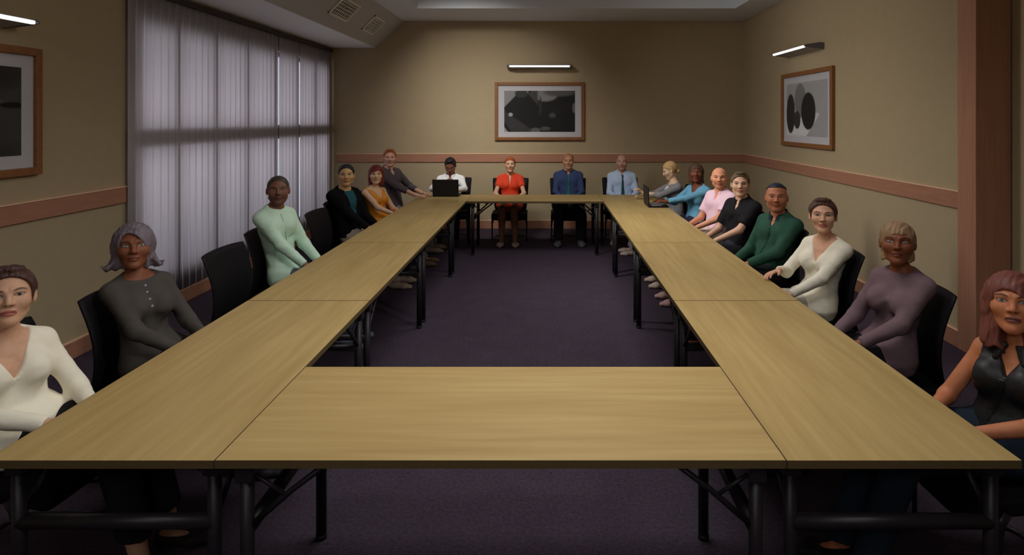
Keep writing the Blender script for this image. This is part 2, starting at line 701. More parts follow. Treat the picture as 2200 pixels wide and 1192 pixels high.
vent(0, 'square grey air vent in the sloped duct, cut by the top of the picture', 7.85, 8.55, .28, .74)


# pictures and picture lamps. local X = width, local -Y = out of the wall
def picture(loc, rz, W, H, art, label, depth=.045):
    r = empty('framed_picture', loc, rz)
    tag(r, label, 'picture', 'framed pictures')
    fw = .055
    mb = MB()
    for lo, hi in (((-W / 2, -depth, -H / 2), (-W / 2 + fw, 0, H / 2)), ((W / 2 - fw, -depth, -H / 2), (W / 2, 0, H / 2)),
                   ((-W / 2 + fw, -depth, -H / 2), (W / 2 - fw, 0, -H / 2 + fw)), ((-W / 2 + fw, -depth, H / 2 - fw), (W / 2 - fw, 0, H / 2))):
        mb.box(lo, hi, .006)
    mb.build('frame', M['frame_wood'], r)
    box_obj('mat_board', (-W / 2 + fw - .01, -.018, -H / 2 + fw - .01), (W / 2 - fw + .01, -.004, H / 2 - fw + .01), M['mat_board'], r)
    box_obj('print', (-W / 2 + .16, -.0215, -H / 2 + .145), (W / 2 - .16, -.0175, H / 2 - .145), art, r)
    return r

PW, PH = 1.52 - .32, .99 - .29
art1 = art_mat('print_rocks', PW, PH, 34, [
    ('p', [(1, 0, .34), (0, -1, -.50)], .01, 132),
    ('e', (.58, .90, .17, .16), .35, 122),
    ('e', (.78, .96, .22, .10), .6, 84),
    ('p', [(-2.2, 1, .16), (1, 0, .475), (0, -1, -.60)], .02, 66),
    ('p', [(-1.75, 1, .60), (2.0, 1, 1.60), (-1.2, -1, -.50)], .025, 33),
    ('e', (.24, .93, .09, .10), .4, 58),
    ('p', [(1.2, 1, .52), (-2.4, -1, -.24), (1, 0, .42)], .02, 56),
    ('p', [(2.4, 1, .24)], .03, 26),
    ('p', [(2.2, 1, .12)], .03, 142),
    ('e', (.09, .42, .030, .045), .6, 160),
    ('e', (.44, .03, .07, .07), .5, 92),
    ('e', (.58, .08, .07, .05), .6, 80),
    ('e', (.68, .40, .045, .06), .8, 74),
    ('e', (.985, .58, .022, .12), .6, 104),
    ('e', (.51, .62, .02, .22), .8, 52),
])
art2 = art_mat('print_eggs', PW, PH, 196, [
    ('p', [(-.25, -1, -.62)], .02, 158),
    ('p', [(.55, 1, .62)], .012, 208),
    ('p', [(-1.2, 1, -.62)], .01, 156),
    ('e', (.36, .66, .15, .32), .14, 118),
    ('e', (.10, .42, .12, .38), .12, 50),
    ('e', (.28, .30, .09, .17), .12, 58),
    ('e', (.57, .46, .18, .34), .10, 42),
])
art3 = art_mat('print_dunes', PW, PH, 66, [
    ('e', (.55, .86, .5, .2), .5, 50),
    ('e', (.62, .58, .26, .06), .6, 104),
    ('e', (.96, .56, .10, .03), .6, 26),
    ('e', (.45, .10, .6, .16), .6, 54),
    ('e', (.2, .36, .5, .05), .7, 80),
])
def wz(py, Y): return CAM_Z - (py - VPY) * Y / F_PX
picture((-.10, YB - .001, 1.99), 0, 1.52, .985, art1, 'framed black and white rock print on the end wall above the seated row')
picture((XR - .001, 8.01, 1.985), -PI / 2, 1.56, .985, art2, 'framed print of dark egg shapes on the right wall')
picture((XL + .001, 3.72, 1.905), PI / 2, 1.56, .90, art3, 'framed dark grey print on the left wall, cut by the edge of the picture')

def wall_lamp(loc, rz, label, W=1.05):
    r = empty('picture_lamp', loc, rz)
    tag(r, label, 'wall lamp', 'picture lamps')
    # slim wedge: thin edge out in the room
    prof = [(0, -.035), (0, .04), (-.05, .045), (-.22, .02), (-.225, .004), (-.20, -.008)]   # (y, z)
    MB().prism(prof, 0, -W / 2, W / 2).build('housing', M['lamp_metal'], r)
    mb = MB().box((-W / 2 + .03, -.245, -.012), (W / 2 - .03, -.215, .012), .006)
    mb.build('light_tube', M['tube'], r)
    for sx in (-1, 1):
        MB().prism([(0, -.038), (0, .043), (-.05, .048), (-.225, .023), (-.248, .0), (-.20, -.012)], 0, sx * W / 2 - .008, sx * W / 2 + .008).build('end_cap', M['lamp_cap'], r)
    box_obj('bracket', (-.08, -.05, -.03), (.08, 0, .03), M['lamp_metal'], r)
    return r
wall_lamp((-.10, YB - .001, 2.735), 0, 'slim picture lamp on the end wall over the rock print', 1.06)
wall_lamp((XR - .001, 8.05, 2.735), -PI / 2, 'slim picture lamp on the right wall over the egg print', 1.06)
wall_lamp((XL + .001, 3.62, 2.50), PI / 2, 'slim picture lamp on the left wall over the dark print', 1.20)

# ------------------------------------------------------------------ folding tables
TZ = .74
def make_table(L, W):
    r = empty('folding_table')
    box_obj('tabletop', (-L / 2, -W / 2, TZ - .026), (L / 2, W / 2, TZ), M['oak'], r, .002)
    mb = MB()
    e = .003
    for lo, hi in (((-L / 2 - e * .3, -W / 2 - e * .3, TZ - .027), (L / 2 + e * .3, -W / 2 + e, TZ - .0006)), ((-L / 2 - e * .3, W / 2 - e, TZ - .027), (L / 2 + e * .3, W / 2 + e * .3, TZ - .0006)),
                   ((-L / 2 - e * .3, -W / 2, TZ - .027), (-L / 2 + e, W / 2, TZ - .0006)), ((L / 2 - e, -W / 2, TZ - .027), (L / 2 + e * .3, W / 2, TZ - .0006))):
        mb.box(lo, hi)
    mb.build('edge_band', M['edge_band'], r)
    for sx in (-1, 1):
        x = sx * (L / 2 - .085)
        for sy in (-1, 1):
            y = sy * (W / 2 - .042)
            MB().tube([(x, y, .012), (x, y, TZ - .03)], .0225, 16).build('leg', M['black_metal'], r)
            MB().box((x - .030, y - .030, TZ - .085), (x + .030, y + .030, TZ - .028), .006).build('leg_socket', M['black_metal'], r)
            MB().tube([(x, y, 0), (x, y, .02)], .024, 16).build('foot_cap', M['black_metal'], r)
            # folding brace from the leg up to the underside
            mb = MB()
            mb.tube([(x - sx * .012, y, .50), (x - sx * .15, y, .62), (x - sx * .27, y, TZ - .03)], .010, 8)
            mb.tube([(x - sx * .012, y, .68), (x - sx * .13, y, .60)], .007, 8)
            mb.build('brace', M['black_metal'], r)
        MB().tube([(x, -W / 2 + .045, .488), (x, W / 2 - .045, .488)], .025, 14).build('crossbar', M['black_metal'], r)
        box_obj('bracket', (x - .025, -W / 2 + .02, TZ - .045), (x + .025, W / 2 - .02, TZ - .025), M['black_metal'], r, .004)
    return r

TL, TW = 1.792, .775
LX = -1.078 - .374          # centre of the left run
RX = .784 + .384
proto = make_table(TL, .746)
spots = []
words = ['nearest the camera', 'second from the camera', 'third from the camera', 'farthest from the camera']
for i in range(4):
    yc = 2.025 + 1.8 * (i + .5)
    spots.append((LX, yc, PI / 2, 'oak folding table %s in the left hand run' % words[i]))
for i in range(4):
    yc = 2.025 + 1.8 * (i + .5)
    spots.append((RX, yc, PI / 2, 'oak folding table %s in the right hand run' % words[i]))
for i, (x, y, a, lab) in enumerate(spots):
    if i == 4:
        proto = make_table(TL, .764)
    o = proto if i in (0, 4) else copy_tree(proto)
    o.location = (x, y, 0)
    o.rotation_euler = (0, 0, a)
    tag(o, lab, 'table', 'folding tables in the rectangle')
x0, x1 = -1.0755, .7825
o = make_table(x1 - x0, .768)
o.location = ((x0 + x1) / 2, 2.03 + .384, 0)
tag(o, 'oak folding table set crosswise along the near end, in the foreground', 'table', 'folding tables in the rectangle')
o = make_table(x1 - x0, .768)
o.location = ((x0 + x1) / 2, 9.225 - .384, 0)
tag(o, 'oak folding table set crosswise along the far end before the seated row', 'table', 'folding tables in the rectangle')

# ------------------------------------------------------------------ chairs
def make_chair():
    r = empty('conference_chair')
    # seat: rounded slab with a waterfall front, lofted across
    bm = bmesh.new()
    prof = []   # (y, z) closed outline, front to +Y
    top = [(-.22, .428), (-.1, .424), (.05, .424), (.15, .426), (.22, .418), (.255, .390), (.262, .35)]
    bot = [(.25, .325), (.22, .325), (.1, .360), (-.05, .368), (-.2, .375), (-.235, .40)]
    prof = top + bot
    xs = [-.27, -.262, -.24, -.12, 0, .12, .24, .262, .27]
    sc = [.72, .9, 1, 1, 1, 1, 1, .9, .72]
    rings = []
    for x, s_ in zip(xs, sc):
        rings.append([bm.verts.new((x, y * (.96 + .04 * s_), .395 + (z - .395) * s_ + (.012 * (x / .27) ** 2))) for y, z in prof])
    n = len(prof)
    for A_, B_ in zip(rings[:-1], rings[1:]):
        for k in range(n):
            fc = bm.faces.new((A_[k], B_[k], B_[(k + 1) % n], A_[(k + 1) % n])); fc.smooth = True
    bm.faces.new(rings[0]); bm.faces.new(rings[-1][::-1])
    bmesh.ops.recalc_face_normals(bm, faces=bm.faces[:])
    me = bpy.data.meshes.new('seat'); bm.to_mesh(me); bm.free()
    so = link('seat', me, M['chair_pad'], r)
    md = so.modifiers.new('s', 'SUBSURF'); md.levels = md.render_levels = 1
    # backrest: S-curved shell, wrapped round the sitter
    bm = bmesh.new()
    Z = np.linspace(.40, .93, 15)
    yp = np.interp(Z, [.40, .48, .56, .64, .72, .80, .88, .93], [-.275, -.242, -.222, -.218, -.226, -.246, -.274, -.294])
    hw = np.interp(Z, [.40, .46, .55, .75, .90, .93], [.235, .25, .264, .276, .284, .280])
    U = np.linspace(-1, 1, 15)
    fr, bk = [], []
    for z, y0, w in zip(Z, yp, hw):
        fr.append([]); bk.append([])
        for u in U:
            y = y0 + .03 * u * u
            zz = z - (.006 * abs(u) ** 3 if z > .9 else 0)
            th = .011 * (1 - .5 * abs(u) ** 4)
            fr[-1].append(bm.verts.new((w * u, y + th, zz)))
            bk[-1].append(bm.verts.new((w * u, y - th, zz)))
    nz, nu = len(Z), len(U)
    for i in range(nz - 1):
        for j in range(nu - 1):
            for g_, rev in ((fr, False), (bk, True)):
                q = (g_[i][j], g_[i][j + 1], g_[i + 1][j + 1], g_[i + 1][j])
                fc = bm.faces.new(q[::-1] if not rev else q); fc.smooth = True
        for j in (0, nu - 1):
            fc = bm.faces.new((fr[i][j], fr[i + 1][j], bk[i + 1][j], bk[i][j])); fc.smooth = True
    for j in range(nu - 1):
        for i in (0, nz - 1):
            fc = bm.faces.new((fr[i][j], fr[i][j + 1], bk[i][j + 1], bk[i][j])); fc.smooth = True
    bmesh.ops.recalc_face_normals(bm, faces=bm.faces[:])
    me = bpy.data.meshes.new('backrest'); bm.to_mesh(me); bm.free()
    link('backrest', me, M['chair_plastic'], r)
    # bracket joining back and seat
    MB().box((-.19, -.275, .36), (.20, -.16, .40), .012).build('back_bracket', M['chair_plastic'], r)
    for sx in (-1, 1):
        x = sx * .262
        MB().tube([(x, .13, .015), (x, .13, .20), (x, .13, .27), (x * .96, .12, .34), (x * .93, .10, .385)], .011, 12,
                  radii=[.0105, .0105, .013, .022, .032]).build('leg', M['chair_leg'], r)
    pts = [(-.262, .13, .0115), (-.262, -.20, .0115)]
    for k in range(1, 6):
        t = k / 6 * PI / 2
        pts.append((-.262 + .10 * (1 - math.cos(t)), -.20 - .10 * math.sin(t), .0115))
    pts += [(-.162, -.30, .0115)]
    pts += [(-x, y, z) for x, y, z in pts[::-1]]
    MB().tube(pts, .0105, 10).build('sled_base', M['chair_leg'], r)
    return r

chair_proto = make_chair()
chair_used = [False]
def place_chair(x, y, rz, label):
    o = chair_proto if not chair_used[0] else copy_tree(chair_proto)
    chair_used[0] = True
    o.location = (x, y, 0)
    o.rotation_euler = (0, 0, rz)
    tag(o, label, 'chair', 'black conference chairs')
    return o

# ------------------------------------------------------------------ people
def skin_group():
    """one node group: skin with lips, brows, eyes placed in head coordinates"""
    g = bpy.data.node_groups.new('face_skin', 'ShaderNodeTree')
    I = g.interface
    for nm in ('Skin', 'Lip', 'Brow', 'Iris', 'Beard'):
        I.new_socket(nm, in_out='INPUT', socket_type='NodeSocketColor')
    I.new_socket('BeardAmount', in_out='INPUT', socket_type='NodeSocketFloat')
    I.new_socket('Color', in_out='OUTPUT', socket_type='NodeSocketColor')
    I.new_socket('Rough', in_out='OUTPUT', socket_type='NodeSocketFloat')
    gi = g.nodes.new('NodeGroupInput'); go = g.nodes.new('NodeGroupOutput')
    at = g.nodes.new('ShaderNodeAttribute'); at.attribute_name = 'hl'
    sp = g.nodes.new('ShaderNodeSeparateXYZ'); g.links.new(at.outputs['Vector'], sp.inputs[0])
    X = E(g, sp.outputs[0]); x = X.abs(); y = E(g, sp.outputs[1]); z = E(g, sp.outputs[2])
    front = y.gt(.035)
    tc = g.nodes.new('ShaderNodeTexCoord')
    n = noise(g, tc.outputs['Object'], 22, 3)
    sk = gi.outputs['Skin']
    hs = g.nodes.new('ShaderNodeHueSaturation'); hs.inputs['Value'].default_value = .90; hs.inputs['Saturation'].default_value = 1.05
    g.links.new(sk, hs.inputs['Color'])
    col = mixc(g, E(g, n).below(.5, .2), sk, hs.outputs[0])
    # beard shade
    bd = (((x / .062).sq() + ((z + .085) / .05).sq()).below(1, .35) * front) * E(g, gi.outputs['BeardAmount'])
    col = mixc(g, bd, col, gi.outputs['Beard'])
    # nostrils: shade of the holes painted dark
    ns = ((x - .0085) / .0048).sq() + ((z + .0345) / .0026).sq()
    col = mixc(g, ns.below(1, .5) * front * .75, col, (.03, .012, .01))
    # lips
    zl = z + .0625 - (x.sq() * 6.0) * -1.0
    lp = ((x / .0255).sq() + (zl / .0115).sq()).below(1, .18) * front
    col = mixc(g, lp * .85, col, gi.outputs['Lip'])
    ml = zl.abs().below(.0011, .0007) * x.below(.024, .002) * front
    col = mixc(g, ml * .8, col, (.02, .008, .008))
    # brows
    bz = z - .0300 + (x - .036).sq() * 14.0
    br = (((x - .034) / .0215).sq() + (bz / .0042).sq()).below(1, .3) * front
    col = mixc(g, br * .85, col, gi.outputs['Brow'])
    # eyes: lash frame, white, iris, pupil
    ex = (x - .0325) / .0165
    slant = (x - .0325) * .10
    ez = z - .0075 - slant
    la = (ex.sq() * .90 + ((ez - .0010) / .0070).sq()).below(1, .14) * front
    col = mixc(g, la * .92, col, (.018, .011, .010))
    wh = (ex.sq() * 1.25 + (ez / .0047).sq()).below(1, .14) * front
    col = mixc(g, wh, col, (.36, .34, .335))
    ir = ((x - .0325).sq() + (ez - .0008).sq()).below(.0059 ** 2, 5e-6) * wh
    col = mixc(g, ir, col, gi.outputs['Iris'])
    pu = ((x - .0325).sq() + (ez - .0008).sq()).below(.0027 ** 2, 2e-6) * wh
    col = mixc(g, pu, col, (.01, .01, .01))
    g.links.new(col, go.inputs['Color'])
    rg = wh * -.3 + .55 + lp * -.12
    g.links.new(rg.s, go.inputs['Rough'])
    return g

FACE = skin_group()

def skin_mat(skin, lip=None, brow=(50, 36, 30), iris=(70, 50, 36), beard=None, amount=0):
    m, nt, b = new_mat('skin')
    g = nt.nodes.new('ShaderNodeGroup'); g.node_tree = FACE
    lip = lip or tuple(a * b_ for a, b_ in zip(skin, (.82, .58, .58)))
    for k, c in (('Skin', skin), ('Lip', lip), ('Brow', brow), ('Iris', iris), ('Beard', beard or skin)):
        g.inputs[k].default_value = (*lin(c), 1)
    g.inputs['BeardAmount'].default_value = amount
    nt.links.new(g.outputs['Color'], b.inputs['Base Color'])
    nt.links.new(g.outputs['Rough'], b.inputs['Roughness'])
    b.inputs['Specular IOR Level'].default_value = .35
    b.inputs['Subsurface Weight'].default_value = .0
    return m

def hair_mat(c):
    m, nt, b = new_mat('hair')
    v = coords(nt, scale=(1, .10, .10))
    n = noise(nt, v, 170, 3, .6)
    c = lin(c)
    nt.links.new(mixc(nt, E(nt, n).below(.5, .2), tuple(min(1, x * 1.2) for x in c), tuple(x * .66 for x in c)), b.inputs['Base Color'])
    b.inputs['Roughness'].default_value = .5
    b.inputs['Specular IOR Level'].default_value = .3
    bump(nt, b, n, .3, .004)
    return m

def cloth_mat(name, c, rough=.85, spec=.15):
    m, nt, b = new_mat(name)
    c = lin(c)
    v = coords(nt)
    n = noise(nt, v, 14, 3, .5)
    nt.links.new(mixc(nt, E(nt, n), tuple(x * .93 for x in c), tuple(min(1, x * 1.06) for x in c)), b.inputs['Base Color'])
    b.inputs['Roughness'].default_value = rough
    b.inputs['Specular IOR Level'].default_value = spec
    bump(nt, b, n, .22, .02)
    return m

def ik(S, T, l1, l2, pole):
    S, T, pole = map(np.array, (S, T, pole))
    d = T - S
    L = np.linalg.norm(d)
    if L > (l1 + l2) * .995:
        T = S + d / L * (l1 + l2) * .995
        d = T - S; L = np.linalg.norm(d)
    u = d / L
    a = (l1 * l1 - l2 * l2 + L * L) / (2 * L)
    h = math.sqrt(max(l1 * l1 - a * a, 0))
    p = pole - u * (pole @ u)
    p = p / np.linalg.norm(p)
    return S + u * a + p * h, T

def nrm(v):
    v = np.array(v, float)
    return v / np.linalg.norm(v)

def hand_ops(W, d, n, s, sc=1.0, curl=.35):
    """palm, four unequal fingers and a thumb; d along, n out of the palm, s towards the thumb"""
    d, s = nrm(d), np.array(s, float)
    s = nrm(s - d * (s @ d))
    n = np.cross(d, s) if np.cross(d, s) @ np.array(n) > 0 else -np.cross(d, s)
    W = np.array(W)
    ops = [ecap(W - d * .01, W + d * .08 * sc, s, .023 * sc, .036 * sc, .017 * sc, .0125 * sc, .012)]
    for off, L in ((.0275, .072), (.0095, .080), (-.0095, .074), (-.0275, .058)):
        L *= sc
        b = W + d * (.080 - abs(off) * .25) * sc + s * off * sc
        f0 = nrm(d + s * off * 5.0)
        def rot(a): return f0 * math.cos(a) + n * math.sin(a)
        p1 = b + rot(curl * .5) * L * .48
        p2 = p1 + rot(curl * 1.4) * L * .30
        p3 = p2 + rot(curl * 2.2) * L * .24
        r = .0088 * sc
        ops += [cap(b, p1, r, r * .95, .004), cap(p1, p2, r * .95, r * .88, .002), cap(p2, p3, r * .88, r * .75, .002)]
    b = W + d * .022 * sc + s * .024 * sc
    p1 = b + (d * .55 + s * .62 + n * .25) * .045 * sc
    p2 = p1 + (d * .85 + s * .30 + n * .25) * .034 * sc
    ops += [cap(b, p1, .0135 * sc, .0105 * sc, .01), cap(p1, p2, .0105 * sc, .008 * sc, .004)]
    return ops

def head_sdf(x, y, z, P):
    """head in its own coordinates: +y out of the face, +z up, chin to crown about 0.23"""
    f = P['sex'] == 'f'
    jw = P.get('jaw', .80 if f else .98)
    ax = np.abs(x)
    E_ = lambda c, r: ell(c, r)[0]
    C_ = lambda a, b, r1, r2: cap(a, b, r1, r2)[0]
    d = E_((0, -.014, .030), (.0745, .094, .087))(x, y, z)
    d = smin(d, E_((0, .020, -.030), (.0600 * (.5 + .5 * jw), .070, .082))(x, y, z), .03)
    d = smin(d, C_((.047 * jw, -.004, -.058), (.012 * jw, .058, -.098), .020, .019)(ax, y, z), .03)
    d = smin(d, E_((0, .068, -.100), (.020 * jw, .018, .016))(x, y, z), .02)
    d = smin(d, E_((.040, .050, -.022), (.024, .028, .024))(ax, y, z), .03)       # cheeks
    d = smin(d, C_((.010, .083, .024), (.046, .066, .026), .010, .008)(ax, y, z), .018)   # brow ridge
    d = smax(d, -E_((.032, .105, .006), (.019, .024, .0135))(ax, y, z), .014)     # sockets
    d = smin(d, E_((.0325, .0665, .0075), (.0150, .0160, .0115))(ax, y, z), .004)   # eyeballs with lids
    d = smin(d, C_((0, .082, .014), (0, .106, -.026), .0078, .0105)(x, y, z), .012)     # nose
    d = smin(d, E_((.0105, .094, -.029), (.0085, .010, .0075))(ax, y, z), .008)      # wings
    d = smin(d, E_((0, .083, -.0565), (.022, .0105, .0062))(x, y, z), .008)      # upper lip
    d = smin(d, E_((0, .0815, -.0690), (.0185, .0115, .0068))(x, y, z), .008)     # lower lip
    d = smax(d, -C_((0, .0955, -.0628), (.020, .0845, -.0640), .0028, .0020)(ax, y, z), .004)  # mouth line
    # ears
    e1 = E_((.0765, -.012, -.004), (.0085, .0190, .0310))(ax + .28 * (y + .012), y, z)
    e1 = smax(e1, -E_((.088, -.009, .002), (.0085, .0105, .0175))(ax + .28 * (y + .012), y, z), .006)
    d = smin(d, e1, .006)
    return d

def hair_sdf(x, y, z, P):
    st = P['hair']
    ax = np.abs(x)
    E_ = lambda c, r: ell(c, r)[0]
    t = P.get('hair_t', .012)
    def caps(t, up=0):
        return E_((0, -.016, .030 + up), (.0745 + t, .094 + t, .088 + t))(x, y, z)
    wob = .0030 * np.sin(x * 230 + 3 * np.sin(y * 55)) * np.sin(y * 90 + z * 50 + 2 * np.sin(x * 70))
    def line(pts):
        ys, zs = zip(*pts)
        return np.interp(y, ys, zs)
    if st in ('short', 'buzz', 'crop'):
        if st == 'buzz':
            t = .0035
        d = caps(t, .002) + (wob if st != 'buzz' else 0)
        if st == 'crop':     # swept up in front
            d = smin(d, E_((0, .030, .112), (.050, .046, .017))(x, y, z) + wob, .02)
        hh = P.get('hairline', .080)
        hl = line([(-.10, -.070), (-.055, -.058), (-.028, -.030), (-.022, .012), (.004, .012), (.010, -.016), (.020, -.012), (.028, .036), (.048, hh - .012), (.066, hh), (.10, hh + .004)])
        hl = hl - 5.0 * x * x * (y > .0)
        d = smax(d, hl - z, .006)
        d = smax(d, -(E_((.082, -.008, -.002), (.02, .022, .034))(ax, y, z)), .004)
        return d
    if st == 'top':          # only a flat patch on the crown
        d = caps(t, .001) + wob * .5
        hl = line([(-.11, .03), (-.05, .060), (.0, .080), (.05, .084), (.09, .088)])
        return smax(d, hl - z + 0 * x, .006)
    if st == 'tied':         # pulled back tight with a knot at the nape
        d = caps(t * .7) + wob * .5
        hl = line([(-.10, -.06), (-.055, -.055), (-.030, -.035), (-.024, .012), (.004, .016), (.030, .034), (.052, .056), (.070, .068), (.1, .07)])
        d = smax(d, hl - z + 0 * x, .006)
        d = smin(d, E_((0, -.098, -.050), (.034, .026, .034))(x, y, z) + wob, .02)
        return d
    # bobs
    zb = P.get('hair_len', -.12)
    fr = P.get('fringe', .056)
    d = caps(t) + wob
    wd = P.get('hair_w', .088)
    cur = ecap((0, -.028, .01), (0, -.034, zb), (1, 0, 0), wd, wd * 1.03, .074, .066)[0](x, y, z)
    cur = smax(cur + wob * 1.4, zb - z + .006 * np.sin(x * 150) + .03 * np.clip(y + .02, -.1, .08), .012)
    d = smin(d, cur, .02)
    if st == 'flip':
        fl = ecap((.086, -.015, zb + .040), (.112, -.018, zb + .008), (0, 1, 0), .040, .030, .014, .009)[0](ax, y, z)
        fl = smin(fl, ecap((.112, -.018, zb + .008), (.128, -.018, zb + .026), (0, 1, 0), .030, .022, .008, .004)[0](ax, y, z), .008)
        d = smin(d, fl + wob, .02)
    fw = P.get('face_w', .058)
    # opening for the face: oval, tilted parting
    sk = P.get('sweep', 0)
    d = smax(d, -(E_((0, .088, -.045), (fw, .098, .045 + fr))(x - sk * (z + .02), y, z)), .006)
    d = smax(d, -(E_((0, .088, -.15), (.052, .105, .10))(x, y, z)), .01)
    return d

SKIRTS = ('dress',)

def person(P):
    X, Y, rz = P['X'], P['Y'], P['rz']
    top = P['top']
    fem = P['sex'] == 'f'
    hs = P.get('hs', 1.0 if fem else 1.02)
    hw = P.get('hw', 1.03 if rz == RF else 1.10)
    near = P.get('near', 0)
    hb = (.0075, .0065)[near]
    hf = (.0046, .0034)[near]
    r = empty('person', (X, Y, 0), rz)
    tag(r, P['label'], 'person')
    zs = top - P.get('neck', .318)
    ts = (zs - .46) / .54
    lean = P.get('lean', 0)
    tw = math.radians(P.get('twist', 0))
    if fem:
        tab = [(.452, .05, .04, .0), (.47, .14, .095, .0), (.54, .172, .118, -.01), (.62, .158, .107, -.03), (.72, .120, .090, -.055), (.82, .127, .094, -.073), (.90, .140, .099, -.085), (.96, .140, .090, -.092), (1.0, .115, .074, -.096), (1.03, .074, .056, -.094), (1.06, .045, .045, -.09)]
        sx, dr, ar = .150, .041, (.0385, .033, .0335, .0225)
        l1, l2 = .265, .235
    else:
        tab = [(.452, .05, .04, .0), (.47, .14, .095, .0), (.54, .172, .122, -.01), (.62, .166, .118, -.03), (.72, .150, .108, -.055), (.82, .158, .112, -.075), (.90, .172, .118, -.088), (.96, .172, .108, -.095), (1.0, .145, .086, -.098), (1.03, .090, .064, -.096), (1.06, .055, .055, -.09)]
        sx, dr, ar = .168, .046, (.044, .037, .038, .0265)
        l1, l2 = .285, .255
    wd = P.get('wide', 1)
    tab = np.array(tab)
    tz = .46 + (tab[:, 0] - .46) * ts
    trx, trY, tcy = tab[:, 1] * wd, tab[:, 2] * wd, tab[:, 3] + lean * np.clip((tab[:, 0] - .5) / .5, 0, 1.2)
    if P.get('belly'):
        trY = trY + P['belly'] * np.exp(-((tab[:, 0] - .70) / .11) ** 2)
        tcy = tcy + .6 * P['belly'] * np.exp(-((tab[:, 0] - .70) / .11) ** 2)
    l1 *= P.get('arm', 1); l2 *= P.get('arm', 1)

    def ang(z):
        q = np.clip((z - .56) / (zs - .10 - .56), 0, 1)
        return tw * q * q * (3 - 2 * q)
    def cyz(z): return np.interp(z, tz, tcy)

    def torso_f(x, y, z):
        zz = z.ravel()
        cy = np.interp(zz, tz, tcy)[None, None, :]
        rx = np.interp(zz, tz, trx)[None, None, :]
        ry = np.interp(zz, tz, trY)[None, None, :]
        a = ang(zz)[None, None, :]
        px, py = x, y - cy
        qx = px * np.cos(a) + py * np.sin(a)
        qy = -px * np.sin(a) + py * np.cos(a)
        d = ((np.abs(qx / rx) ** 2.3 + np.abs(qy / ry) ** 2.3) ** (1 / 2.3) - 1) * np.minimum(rx, ry)
        return np.maximum(np.maximum(d, z - tz[-1]), tz[0] - z)
    torso = (torso_f, (A3(-.25 * wd, -.32 + min(lean, 0), .44), A3(.25 * wd, .30 + max(lean, 0), tz[-1] + .01)), .0)

    cS = A3(0, cyz(zs), 0)
    ct, st_ = math.cos(tw), math.sin(tw)
    def ch(u, v, z):     # chest coordinates -> person coordinates
        a = float(ang(np.array(z)))
        return A3(u * math.cos(a) - v * math.sin(a), float(cyz(z)) + u * math.sin(a) + v * math.cos(a), z)

    base = [torso]
    if fem and P.get('bust', 1):
        zb = zs - .135 * ts
        bs = P.get('bust', 1)
        for s in (-1, 1):
            c = ch(s * .066, .066 + .010 * bs, zb)
            a = float(ang(np.array(zb))) - s * .25
            R = ((math.cos(a), -math.sin(a), 0), (math.sin(a), math.cos(a), 0), (0, 0, 1))
            base.append(ell(c, (.058, .058 * bs, .060), .035, R))
    elif not fem:
        zb = zs - .10 * ts
        for s in (-1, 1):
            base.append(ell(ch(s * .075, .070, zb), (.075, .045, .060), .04))
    # shoulders
    SH = {}
    for s in (-1, 1):
        SH[s] = ch(s * sx * wd, .0, zs - .028)
        base.append(cap(ch(s * .035, -.01, zs + .015), SH[s], .042 if fem else .050, dr, .04))
    # arms
    tgt = {-1: P.get('armL'), 1: P.get('armR')}
    ARM = {}
    body = list(base)
    hands = []
    for s in (-1, 1):
        a = tgt[s] or {}
        ql = tw * .6
        T0 = (s * .085, .27, .652)
        T = A3(*a['to']) if 'to' in a else A3(T0[0] * math.cos(ql) - T0[1] * math.sin(ql), T0[0] * math.sin(ql) + T0[1] * math.cos(ql), T0[2])
        pole = A3(*a.get('pole', (s * .80, -.35, -.65)))
        el, T = ik(SH[s], T, l1, l2, pole)
        ARM[s] = (SH[s], el, T)
        body += [cap(SH[s], el, ar[0], ar[1], .02), cap(el, T, ar[2], ar[3], .02)]
        d = nrm(T - el)
        hd = nrm(a.get('dir', (-s * .25, 1, -.05)))
        hands += hand_ops(T + (d + hd) * .008, hd, a.get('palm', (0, 0, -1)), a.get('thumb', (-s, .25, .15)), .9 if fem else 1.0, a.get('curl', .35))
    body += hands
    # legs
    LEG = {}
    kz = .535
    lt = math.radians(P.get('leg_twist', 0))
    for s in (-1, 1):
        w = P.get('knee', .10 if fem else .125)
        hip = A3(s * .088, .0, .545)
        kx = P.get('kx', 0)
        knee = A3(s * w + kx, P.get('kneey', .43), kz)
        fx, fy = P.get('feet', {}).get(s, (s * w + kx, P.get('kneey', .43) + {RR: .16, RL: .11}.get(rz, .06)))
        ank = A3(fx, fy, .085)
        LEG[s] = (hip, knee, ank)
        body += [cap(hip, knee, .080, .056, .03), cap(knee, knee + (ank - knee) * .35, .054, .053 if not fem else .050, .02),
                 cap(knee + (ank - knee) * .35, ank, .052 if not fem else .049, .034, .02)]
        body += [ecap(ank + A3(0, -.03, -.055), ank + A3(s * .012, .135, -.060), (1, 0, 0), .028, .040, .028, .022, .03)]
    # head
    hc = A3(0, float(cyz(zs)) + .030 + P.get('head_fwd', .0), top - (.118 + P.get('hair_up', .010)) * hs)
    camL = Matrix.Rotation(-rz, 3, 'Z') @ (Vector((0, 0, CAM_Z)) - Vector((X, Y, 0)))
    look = Vector(P['look']) if P.get('look') else (camL - Vector(hc))
    yaw = math.atan2(-look.x, look.y) + math.radians(P.get('yaw_off', 0))
    pit = math.atan2(look.z, math.hypot(look.x, look.y)) + math.radians(P.get('pitch_off', 0))
    R = np.array(Matrix.Rotation(yaw, 3, 'Z') @ Matrix.Rotation(pit, 3, 'X') @ Matrix.Rotation(math.radians(P.get('roll', 0)), 3, 'Y'))
